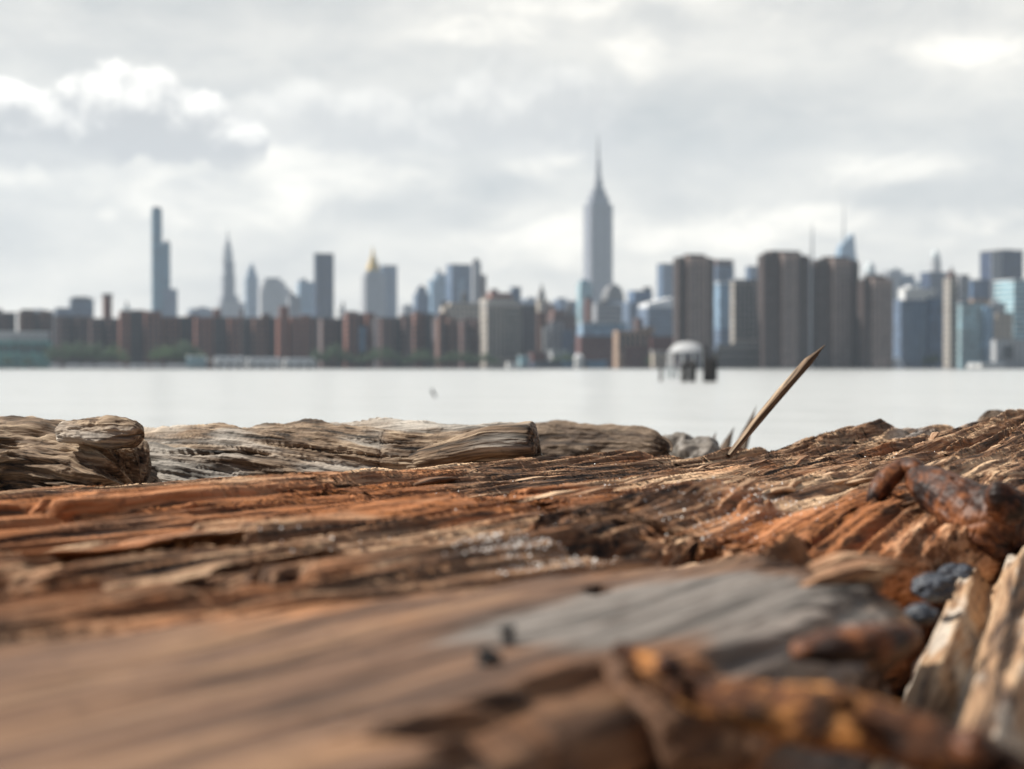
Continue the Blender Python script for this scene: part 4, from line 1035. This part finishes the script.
b = B('flat_blue_tower', 'narrow blue tower with flat top tucked behind the first brown tower', 'skyscraper', 656, 674, 2400)
b.mass('shaft', 'blue', 657, 676, 264.5); b.cap('roof', 'roofgrey', 657, 676, 264.5, 1, 1.2)
b = B('pale_roofed_depot', 'long depot with light blue grey roof above a maroon wall', 'depot', 575, 630, 950)
b.mass('wall', 'redbrick', 576, 616, 336, None, .1); b.mass('upper_storey', 'lblue', 577, 627, 324, 336, .1, dz=.02); b.cap('roof', 'lead', 577, 627, 324, .6, 1.0, .1)
b = B('tan_brick_school', 'tan brick building with a square dark topped chimney stack', 'building', 611, 672, 880)
b.mass('wall', 'tanbrick', 613, 653, 331, None, .1); b.mass('brick_wing', 'redbrick', 648, 673, 336, None, .1); b.mass('low_wing', 'redbrick', 622, 668, 346, None, .05); b.mass('chimney', 'brick3', 634, 642.5, 318, None, .3); b.mass('roof_step', 'tanbrick', 640, 654, 327, 331, .2, dz=.02)
b.strips('window_strip', 'glassdark', 7, 613, 653, 334, 352, .4, .2, .1)

# ---------------- four brown riverside towers ---------------------------------------
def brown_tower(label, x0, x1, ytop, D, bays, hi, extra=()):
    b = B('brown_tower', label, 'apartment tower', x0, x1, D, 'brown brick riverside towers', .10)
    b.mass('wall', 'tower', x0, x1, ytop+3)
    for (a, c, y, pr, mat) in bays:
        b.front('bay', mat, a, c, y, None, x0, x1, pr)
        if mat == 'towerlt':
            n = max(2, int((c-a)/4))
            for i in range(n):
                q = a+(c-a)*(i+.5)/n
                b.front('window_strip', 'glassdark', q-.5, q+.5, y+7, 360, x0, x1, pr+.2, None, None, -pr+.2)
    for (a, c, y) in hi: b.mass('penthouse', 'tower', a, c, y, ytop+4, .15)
    b.cap('roof_slab', 'slate', x0+.5, x1-.5, ytop+3, .2, .9)
    return b
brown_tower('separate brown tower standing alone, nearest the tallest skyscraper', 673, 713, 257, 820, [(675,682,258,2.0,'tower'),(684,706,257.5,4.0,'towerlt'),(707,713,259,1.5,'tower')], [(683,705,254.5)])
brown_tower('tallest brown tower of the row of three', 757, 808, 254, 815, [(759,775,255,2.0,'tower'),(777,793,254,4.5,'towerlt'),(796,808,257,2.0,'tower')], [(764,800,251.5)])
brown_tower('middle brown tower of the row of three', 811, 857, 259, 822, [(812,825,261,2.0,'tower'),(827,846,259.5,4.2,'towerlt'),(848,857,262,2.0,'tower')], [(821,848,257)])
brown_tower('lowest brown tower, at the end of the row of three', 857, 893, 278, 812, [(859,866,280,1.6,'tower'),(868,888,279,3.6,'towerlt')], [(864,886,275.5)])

b = B('flat_brown_blue_block', 'flat topped brown and blue block showing beside the separate brown tower', 'building', 710, 734, 1500)
b.mass('wall', 'bluegrid', 710, 733.5, 266); b.mass('brick_top', 'brick3', 711, 733, 260, 266, dz=.02)
b = B('pale_blue_block', 'pale sky blue office block between separate brown tower and grey block', 'office building', 713, 733, 1100)
b.mass('wall', 'lblue', 714, 732.5, 283.5); b.cap('roof', 'whiteroof', 714, 732.5, 283.5, .5, .8); b.mass('base', 'bluegrid', 713, 736, 329)
b = B('grey_ribbed_block', 'wide warm grey block filling the space before the row of three towers', 'building', 730, 762, 860)
b.mass('wall', 'beigegrid', 730, 764, 281.5, None, .08); b.cap('parapet', 'grey', 730, 764, 281.5, .5, 1.0, .08); b.strips('window_strip', 'glassdark', 7, 730, 764, 285, 340, .35, .2, .08)
b = B('small_blue_top', 'small blue tower top peeping over the wide warm grey block', 'skyscraper', 745, 758, 2400)
b.mass('shaft', 'blue', 745.5, 758, 267); b.cap('roof', 'roofgrey', 745.5, 758, 267, 1, 1.2)
b = B('radio_mast', 'thin radio mast above the gap between the taller brown towers', 'mast', 810, 814, 2900)
b.mass('tower_base', 'grey', 806, 818, 262); b.round('mast', 'slate', 812, [(1.2,262),(.8,240),(.25,222)], 8)
b = B('crystal_tower', 'blue glass tower with sharply slanted top and a thin spire', 'skyscraper', 834, 857, 2900)
b.mass('shaft', 'lblue', 834, 856, 256); b.mass('slant_top', 'lblue', 835, 855.5, 240, 256, .15, None, 6.5, 838, 854.5, .02); b.round('spire', 'steel', 843.5, [(1.1,250),(.8,225),(.2,198)], 8)
b = B('domed_tower', 'pale stone tower with rounded domed cap over the lowest brown tower', 'skyscraper', 861, 878, 2400)
b.mass('shaft', 'palestone', 862, 878, 274); b.round('dome', 'lead', 869.5, [(6,274),(5.6,269),(4.2,265),(2,262.5),(.6,260)], 16)
b = B('lavender_tower', 'pale lavender grey tower cluster beside the lowest brown tower', 'skyscraper', 880, 914, 2700)
b.mass('wall', 'grey', 881, 902, 271); b.mass('second_block', 'bluegrid', 897, 914, 275); b.mass('roof_plant', 'lead', 890, 899, 268.5, 271, dz=.02)
b = B('white_crowned_block', 'wide slate blue gridded block with a white crown storey', 'office building', 892, 946, 900)
b.mass('wall', 'bluegrid', 893, 938, 300, None, .1); b.mass('right_bay', 'blue', 926, 946.5, 298, None, .1); b.mass('crown_storey', 'white', 898, 936, 288.5, 300, .1, dz=.02); b.mass('roof_plant', 'whiteroof', 905, 920, 286, 288.5, .2, dz=.04); b.strips('window_strip', 'glassblue', 9, 893, 938, 304, 362, .5, .2, .1)
b = B('domed_navy_block', 'navy flat block carrying a pale domed lantern', 'skyscraper', 920, 948, 2000)
b.mass('wall', 'navy', 921, 947, 272.5); ln = b.round('lantern', 'palestone', 935, [(5.5,272.5),(5.2,262),(4.6,259)], 12); b.round('dome', 'lead', 935, [(4.6,259),(4,254.5),(2.2,251.5),(.5,249)], 12, ln)
b = B('peaked_brown_tower', 'narrow brownish tower with a little peaked cap running down to the river', 'apartment tower', 944, 966, 880, None, .3)
b.mass('shaft', 'beigegrid', 944, 958, 278, None, .25); b.mass('peak', 'brick3', 947.5, 954.5, 272, 278, .3, dz=.02); b.round('cap', 'slate', 951, [(2.2,272),(1.2,269),(.2,266)], 8); b.mass('rear_wing', 'grey', 953, 968, 275, 330)
b = B('low_navy_block', 'plain dark blue block between the peaked tower and the big navy box', 'building', 962, 990, 1700)
b.mass('wall', 'blue', 963, 990, 281); b.cap('roof', 'slate', 963, 990, 281, .8, 1)
b = B('navy_box_tower', 'big navy box skyscraper with a lighter grey flank', 'skyscraper', 982, 1020, 1700, None, .3)
b.mass('shaft', 'navy', 982.5, 1019.5, 252.5); b.front('grey_flank', 'grey', 983, 994, 253.5, None, 971.5, 1019.5, .8); b.cap('roof', 'slate', 982.5, 1019.5, 252.5, 1, 1.4); b.mass('roof_plant', 'navy', 999, 1012, 250, 252.5, dz=.03)
b = B('pale_cyan_block', 'pale cyan glass block at the edge of the skyline under the navy box', 'building', 996, 1046, 1200)
b.mass('wall', 'cyan', 996, 1046, 281.5); b.mass('dark_base', 'navy', 1006, 1048, 306, None, .1); b.cap('roof', 'whiteroof', 996, 1046, 281.5, .6, .8)
b = B('cyan_gridded_block', 'cyan gridded glass block right next to the peaked brown tower', 'office building', 956, 992, 860)
b.mass('wall', 'cyan', 957, 986, 304, None, .06); b.mass('end_bay', 'lblue', 982, 993, 306, None, .1); b.cap('roof', 'grey', 957, 986, 304, .5, .8, .06); b.strips('mullion', 'palestone', 6, 957, 986, 306, 364, .12, .3, .06)
b = B('beige_stepped_tower', 'beige tower with white stepped top behind the low concrete building', 'building', 964, 1012, 1000)
b.mass('wall', 'beige', 988, 1012, 313); b.mass('upper_storey', 'palestone', 984, 1004, 303, 313, dz=.02); b.mass('rear_wing', 'tanbrick', 965, 990, 299, None, .2); b.mass('roof_plant', 'whiteroof', 990, 998, 300, 303, dz=.04)
b = B('concrete_building', 'low pale concrete building with one large dark opening', 'building', 988, 1046, 838)
b.mass('wall', 'palestone', 989, 1046, 341, None, .05); b.front('opening', 'glassdark', 1000, 1011, 346, 359, 989, 1046, .3, .05); b.cap('roof', 'grey', 989, 1046, 341, .5, .7, .05)
# filler depth behind the front rows: hazy distant blocks
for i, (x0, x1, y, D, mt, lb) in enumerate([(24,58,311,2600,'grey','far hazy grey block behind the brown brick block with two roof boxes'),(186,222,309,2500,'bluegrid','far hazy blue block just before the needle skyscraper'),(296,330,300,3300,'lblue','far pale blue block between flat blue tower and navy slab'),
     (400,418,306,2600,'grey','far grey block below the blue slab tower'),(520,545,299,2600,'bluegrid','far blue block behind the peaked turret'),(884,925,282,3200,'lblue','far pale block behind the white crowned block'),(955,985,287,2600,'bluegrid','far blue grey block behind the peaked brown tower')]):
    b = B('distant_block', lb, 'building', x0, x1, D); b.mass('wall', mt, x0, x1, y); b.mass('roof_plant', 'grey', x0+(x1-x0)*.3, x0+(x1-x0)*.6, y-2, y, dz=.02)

# ---------------- the waterfront itself --------------------------------------------
# elevated decks and domed pavilion on its pier
b = B('deck_structure', 'long concrete building with open banded decks behind the domed pavilion', 'building', 648, 762, 828, None, .03)
b.mass('wall', 'deck', 716, 764, 346); b.mass('low_deck', 'beige', 650, 720, 352); b.cap('roof', 'palestone', 716, 764, 346, .8, .9); b.cap('roof', 'palestone', 650, 720, 352, .8, .7)
pv_ = B('domed_pavilion', 'white domed pavilion on slim columns at the water edge', 'pavilion', 664, 708, 780, None, .2, 0.0)
pv_.o.location.z = 0
pier = pv_.mass('pier_deck', 'palestone', 662, 712, 366.2, 367.4)
pv_.round('dome', 'palestone', 687, [(19,351.8),(18.4,351),(15,346.8),(11,343.9),(7,342.4),(2,341.8)], 32)
pv_.round('eave', 'roofgrey', 687, [(19.6,353.4),(19.6,351.8)], 32); pv_.round('glazed_hall', 'brickgr', 690, [(14,366.2),(14,353.3)], 16)
for i in range(10):
    a = 2*math.pi*i/10; part('column', lathe([(.3, pv_.z(366.2)+GZ), (.3, pv_.z(353.3)+GZ)], 8, 18*pv_.k*math.cos(a), 18*pv_.k*math.sin(a)), 'paint', pv_.o)
for c in list(pv_.o.children):
    if not c.name.startswith('column'):
        for v in c.data.vertices: v.co.z += GZ
    else:
        pass
for i in range(8): part('pier_post', lathe([(.5,-1),(.5, pv_.z(367.4)+GZ+.05)], 8, (-22+i*6.3)*pv_.k, (-6 if i % 2 else 5)), 'slate', pv_.o)

# old mooring piles nearer in the river
def pile(x, ybase, ytop, rpx, lean, seed, parent=None, mat='timberpile'):
    D = ZC*F/(ybase-HZ); k = D/F; X = (x-CX)*k; h = (ybase-ytop)*k; n = 14; rr = random.Random(seed)
    v = []; f = []; q = [(1.0, -1.6), (1.0, 0), (.96, h*.4), (.95, h*.8), (.85, h*.95), (.45, h+rr.uniform(-.1, .15))]
    for r, z in q:
        for j in range(n):
            a = 2*math.pi*j/n; w = rpx*k*r*(1+.10*math.sin(3*a+seed)+rr.uniform(-.06, .06))
            v.append((w*math.cos(a)+lean*z, w*math.sin(a), z+(rr.uniform(-.15, .15) if z > h*.7 else 0)))
    for i in range(len(q)-1):
        for j in range(n): f.append((i*n+j, i*n+(j+1)%n, (i+1)*n+(j+1)%n, (i+1)*n+j))
    f += [tuple(reversed(range(n))), tuple((len(q)-1)*n+j for j in range(n))]
    o = part('piling', (v, f), mat, parent)
    if parent is None: o.location = (X, D, 0)
    return o, X, D
for lb, xs, seed in (('dark cluster of old mooring piles, broader and nearer the thin lone piling', [(682.5,363,2.2,.03),(686.5,360.5,2.2,0),(690.5,359,2.2,-.02),(695,362,2.0,.04),(684.5,361.5,1.8,-.03),(692.5,361,1.8,.02)], 3), ('dark cluster of old mooring piles with one much taller post', [(704,345,1.9,0),(707.5,357,2.0,.02),(711.5,360,2.1,-.02),(714.5,357,2.0,.03),(709.5,358,1.8,0),(717,360,1.7,.06)], 9)):
    cx = sum(x[0] for x in xs)/len(xs); D = ZC*F/(381.6-HZ)
    root = empty('mooring_dolphin', ((cx-CX)*D/F, D, 0)); tag(root, lb, 'mooring piles', 'old mooring piles in the river')
    for i, (x, yt, r, ln) in enumerate(xs):
        o, X, _ = pile(x, 381.6, yt, r, ln, seed+i, root); o.location = (X-root.location.x, (1.1 if i % 2 else -.7)+(.9 if i > 3 else 0), 0)
    z = .55; me = part('iron_band', lathe([(7.5*D/F, z), (7.5*D/F, z+.18), (7.0*D/F, z+.18), (7.0*D/F, z)], 24), 'slate', root)
o, X, D = pile(660.5, 381, 366, 1.6, .03, 21); tag(o, 'thin lone dark piling leaning in the river', 'piling')
for i, (x, yt, lb) in enumerate([(667,368,'pale weathered piling nearest the thin dark one'), (671.5,366,'taller pale weathered piling, second from the thin dark one'), (676,369,'pale weathered piling closest to the broad pile cluster')]):
    o, X, D = pile(x, 378.5, yt, 1.3, .02, 31+i, None, 'lead'); o.name = 'pale_piling'; tag(o, lb, 'piling', 'pale pilings by the pavilion')
o, X, D = pile(435.5, 397, 390, 1.3, -.5, 44); tag(o, 'small dark leaning stub breaking the open river surface', 'piling'); o.name = 'piling_stub'

# blue shed, white hut, quay sheds
b = B('blue_shed', 'long blue metal shed at the water edge below the maroon wall', 'shed', 559, 608, 822, None, .04)
b.mass('wall', 'metalb', 560, 607, 361.5); b.cap('roof', 'lblue', 560, 607, 361.5, .8, .5)
b.front('door', 'slate', 580, 588, 363.5, 368, 560, 607, .2)
b = B('white_hut', 'small white hut with pitched roof on top of the blue shed line', 'hut', 573, 584, 815)
b.mass('wall', 'white', 574, 583, 357); b.mass('roof', 'whiteroof', 573.6, 583.4, 354, 357, None, None, 0, 577, 580, .02)
b = B('white_kiosk', 'bright white kiosk on the quay below the big grey box', 'kiosk', 505, 519, 815)
b.mass('wall', 'white', 506, 518, 363.4); b.cap('roof', 'paint', 506, 518, 363.4, .7, .4)
b = B('teal_canopy', 'teal canopy building on the quay next to the white kiosk', 'building', 517, 531, 818)
b.mass('wall', 'cyan', 518, 530, 356.5); b.cap('roof', 'lead', 518, 530, 356.5, 1, .5)
b = B('pale_annex', 'pale grey annex on the quay under the bright cream wall', 'building', 547, 568, 828)
b.mass('wall', 'palestone', 548, 567, 351.5); b.cap('roof', 'lead', 548, 567, 351.5, .7, .6)
b = B('low_brick_annex', 'low reddish annex on the quay beside the dark side of the grey box', 'building', 528, 546, 830)
b.mass('wall', 'redbrick', 529, 546, 353); b.cap('roof', 'slate', 529, 546, 353, .6, .6)
b = B('dark_quay_shed', 'long dark low shed on the quay between kiosk and blue shed', 'shed', 530, 562, 816)
b.mass('wall', 'bluegrid', 531, 561, 361.8, None, .04); b.cap('roof', 'slate', 531, 561, 361.8, .6, .4)
b = B('white_quay_tent', 'bright white slanted tent roof at the foot of the lowest brown tower', 'tent', 888, 906, 815)
b.mass('canvas', 'whiteroof', 890, 905, 357, None, None, None, 0, 890.5, 893.5); b.mass('door_flap', 'grey', 896, 899, 364, None, .3)
for i, (x0, x1, y, lb) in enumerate([(214,245,356.5,'first long white quay shed, below the needle skyscraper'), (247,282,357.5,'second long white quay shed, in the middle of the three'), (284,316,358,'third long white quay shed, nearest the dark trees')]):
    b = B('quay_shed', lb, 'shed', x0, x1, 818, 'white sheds along the quay', .04)
    b.mass('wall', 'white', x0+.5, x1-.5, y+3); b.mass('roof', 'whiteroof', x0, x1, y, y+3, None, None, 0, x0+2, x1-2, .02)
    for k in range(3): b.front('door', 'slate', x0+5+k*9, x0+8+k*9, 364, None, x0+.5, x1-.5, .2)
b = B('white_quay_hall', 'white flat quay hall under the cyan gridded block', 'hall', 968, 1004, 816)
b.mass('wall', 'white', 969, 1003, 363); b.cap('roof', 'lblue', 969, 1003, 363, .6, .4)
b = B('pale_bus_shelter', 'pale green canopied stop on the quay below the second bush clump', 'shelter', 186, 206, 816)
b.mass('wall', 'cyan', 187, 206, 356.5, None, .05); b.cap('roof', 'whiteroof', 187, 206, 356.5, .8, .4)
# lamp on the quay
lm = empty('quay_lamp', ((208-CX)*809/F, 809, GZ)); tag(lm, 'single quay lamp with a round pale globe near the white sheds', 'street lamp')
part('post', lathe([(.12,0),(.08,3.4)], 8), 'slate', lm); part('globe', lathe([(.1,3.4),(.5,3.7),(.62,4.1),(.5,4.5),(.05,4.75)], 14), 'paint', lm)

# vans parked along the quay
def van():
    r = empty('parked_van', (0,0,0))
    prof = [(-2.7,.45),(2.5,.45),(2.7,.8),(2.65,1.2),(1.9,1.45),(1.3,2.15),(-2.6,2.2),(-2.75,1.9)]
    n = len(prof); v = [(x,-.95,z) for x, z in prof]+[(x,.95,z) for x, z in prof]
    f = [tuple(range(n)), tuple(reversed(range(n, 2*n)))]+[(i, i+n, (i+1)%n+n, (i+1)%n) for i in range(n)]
    part('body', (v, f), 'paint', r)
    part('windscreen', prism(.05, 1.6, 1.5, 2.05, None, None, 0, 1.62, 0), 'glassdark', r)
    part('side_window', prism(1.0, .04, 1.4, 1.95, None, None, 0, .7, -.96), 'glassdark', r)
    for x in (-1.7, 1.7):
        for y in (-.85, .85):
            w = part('wheel', lathe([(.36,-.12),(.36,.12)], 14), 'slate', r); w.location = (x, y, .36); w.rotation_euler = (math.pi/2, 0, 0)
    return r
def copy_tree(o, parent=None):
    c = o.copy(); COL.objects.link(c); c.parent = parent
    for ch in list(o.children): copy_tree(ch, c)
    return c
v0 = van(); vx = [56, 70, 78, 90, 101, 112, 121, 133, 146, 158, 170, 182]
near = ['sea green building','dark bushes by the sea green building','dark trees beside the sea green building','first tall dark tree','slender brick chimney','dull brick block','brick block with a dark recess','pale gabled roof','start of the green clump','stepped blue skyscraper','middle of the green clump','pale green canopied stop']
for i, x in enumerate(vx):
    o = v0 if i == 0 else copy_tree(v0); o.location = ((x-CX)*811/F, 811, GZ+.004); o.rotation_euler.z = math.pi if i % 3 == 1 else 0
    tag(o, 'white van parked on the quay below the '+near[i], 'van', 'white vans parked along the quay')

# ---------------- trees on the far bank ------------------------------------------
def leafmat(n, a, b_):
    m, t, b = new_mat(n); tc = t.node('ShaderNodeTexCoord').outputs['Object']
    t.put(b.inputs['Base Color'], t.ramp(t.noise(tc, .5, 4, .6), [(.35, a), (.65, b_)])); b.inputs['Roughness'].default_value = .7
    return m
LM = [leafmat('dark_foliage', (.022,.050,.024), (.06,.115,.045)), leafmat('fresh_foliage', (.035,.08,.024), (.085,.15,.045))]
MB['bark'] = plain('bark', (.06,.045,.035), .9, 0, .3, 2)
def tree_proto(seed, kind, wide):
    rr = np.random.RandomState(seed)
    root = empty('riverside_tree', (0,0,0))
    v = []; f = []
    def limb(a, b_, r0, r1):
        k = len(v); a = Vector(a); b_ = Vector(b_); ax = (b_-a).normalized(); s_ = ax.cross(Vector((0,1,.1))).normalized(); n_ = ax.cross(s_)
        for p, r in ((a, r0), ((a+b_)/2+Vector(rr.normal(size=3)*.12), (r0+r1)/2), (b_, r1)):
            for j in range(7): v.append(tuple(p+s_*r*math.cos(j*.8976)+n_*r*math.sin(j*.8976)))
        for i in range(2):
            for j in range(7): f.append((k+i*7+j, k+i*7+(j+1)%7, k+(i+1)*7+(j+1)%7, k+(i+1)*7+j))
    limb((0,0,-.3),(.1,0,4.2),.34,.22); tips = []
    for i in range(7):
        a = i*.9+rr.uniform(-.3,.3); L = rr.uniform(1.6,3.2)*wide; h = rr.uniform(4.8,8.0)
        tip = (L*math.cos(a), L*math.sin(a), h); limb((.1,0,rr.uniform(2.8,4.2)), tip, .16, .05); tips.append(tip)
    part('trunk', (v, f), 'bark', root)
    V = []; Fc = []
    tips += [(0,0,8.6),(rr.uniform(-1,1),rr.uniform(-1,1),7.5)]
    for tp in tips:
        for _ in range(5):
            c = np.array(tp)+rr.normal(size=3)*np.array([.9*wide,.9*wide,.7]); R_ = rr.uniform(.6,1.25)
            for _ in range(34):
                d_ = rr.normal(size=3); d_ /= np.linalg.norm(d_); p = c+d_*R_*rr.uniform(.55,1.05)
                a_ = rr.normal(size=3); a_ -= a_.dot(d_)*d_*.6; a_ /= np.linalg.norm(a_); b2 = np.cross(d_, a_); b2 /= max(.01, np.linalg.norm(b2)); s_ = rr.uniform(.16,.34); k = len(V)
                V += [p-a_*s_, p+b2*s_*.6, p+a_*s_, p-b2*s_*.6]; Fc.append((k,k+1,k+2,k+3))
    o = link('crown', mesh_np('crown', np.array(V), Fc, False), LM[kind], root)
    return root
protos = [tree_proto(1,0,1.0), tree_proto(2,0,1.25), tree_proto(3,1,1.1), tree_proto(4,1,1.3)]
used = [False]*4
TR = [(54,347,0),(63,343,1),(72,346,0),(82,342,1),(90,347,0),(97,344,0),(106,350,1),(114,345,2),(121,353,3),(158,347,2),(166,345,3),(174,349,2),(182,341,1),(190,346,0),(199,352,3),
      (318,350,0),(326,353,1),(334,345,0),(342,351,1),(352,354,0),(362,356,1),(372,350,0),(381,347,1),(391,349,0),(405,357,1),(412,354,0),(421,349,1),(429,352,0),(438,357,1),(447,354,0),(457,351,1),(466,353,0),(475,355,1),(486,353,0),(494,357,1),(556,356,0),(567,353,1),(926,357,0),(934,355,1),(8,357,0),(28,358,1),(650,357,0)]
FEAT = ['beside the sea green building','just past the sea green building','under the blue flat topped building','under the middle of the blue flat topped building','between flat topped building and brick chimney','just before the brick chimney','under the brick chimney','just past the brick chimney','at the corner of the brick block with a dark recess','starting the bright clump under the stepped skyscraper','in the bright clump under the stepped skyscraper','ending the bright clump under the stepped skyscraper','before the shaded end of the brick block below the stepped skyscraper','between stepped and needle skyscrapers','beside the pale green canopied stop',
 'at the end of the white quay sheds','below the navy slab','under the dark edge of the navy slab','left of the pale blue window strip','under the pale blue window strip','past the pale blue window strip','under the gold roof','under the blue slab behind the gold roof','below the edge of the blue slab','before the reddish brick block','under the reddish brick block','under the stepped dark blue tower','past the reddish brick block','under the beige stepped building','before the dull red brick block','between dull red and low dark brick blocks','before the low dark brick block','at the end of the low dark brick block','at the lit side of the grey box','under the grey box','under the bright cream wall','between cream wall and blue shed','under the white crowned block','beside the peaked brown tower','before the sea green glazing','under the end of the sea green glazing','under the tan brick building']
rt = random.Random(4)
for i, (x, y, k) in enumerate(TR):
    D = 822+rt.uniform(-6, 4)
    o = protos[k] if not used[k] else copy_tree(protos[k]); used[k] = True
    h = (zpx(y, D)-GZ)/9.6; o.location = ((x-CX)*D/F, D, GZ); o.rotation_euler.z = rt.uniform(0, 6); o.scale = (h*1.15, h*1.15, h)
    tag(o, ('bright green' if k > 1 else 'dark green')+' leafy tree '+FEAT[i].replace('left of', 'short of'), 'tree', 'trees along the far bank')
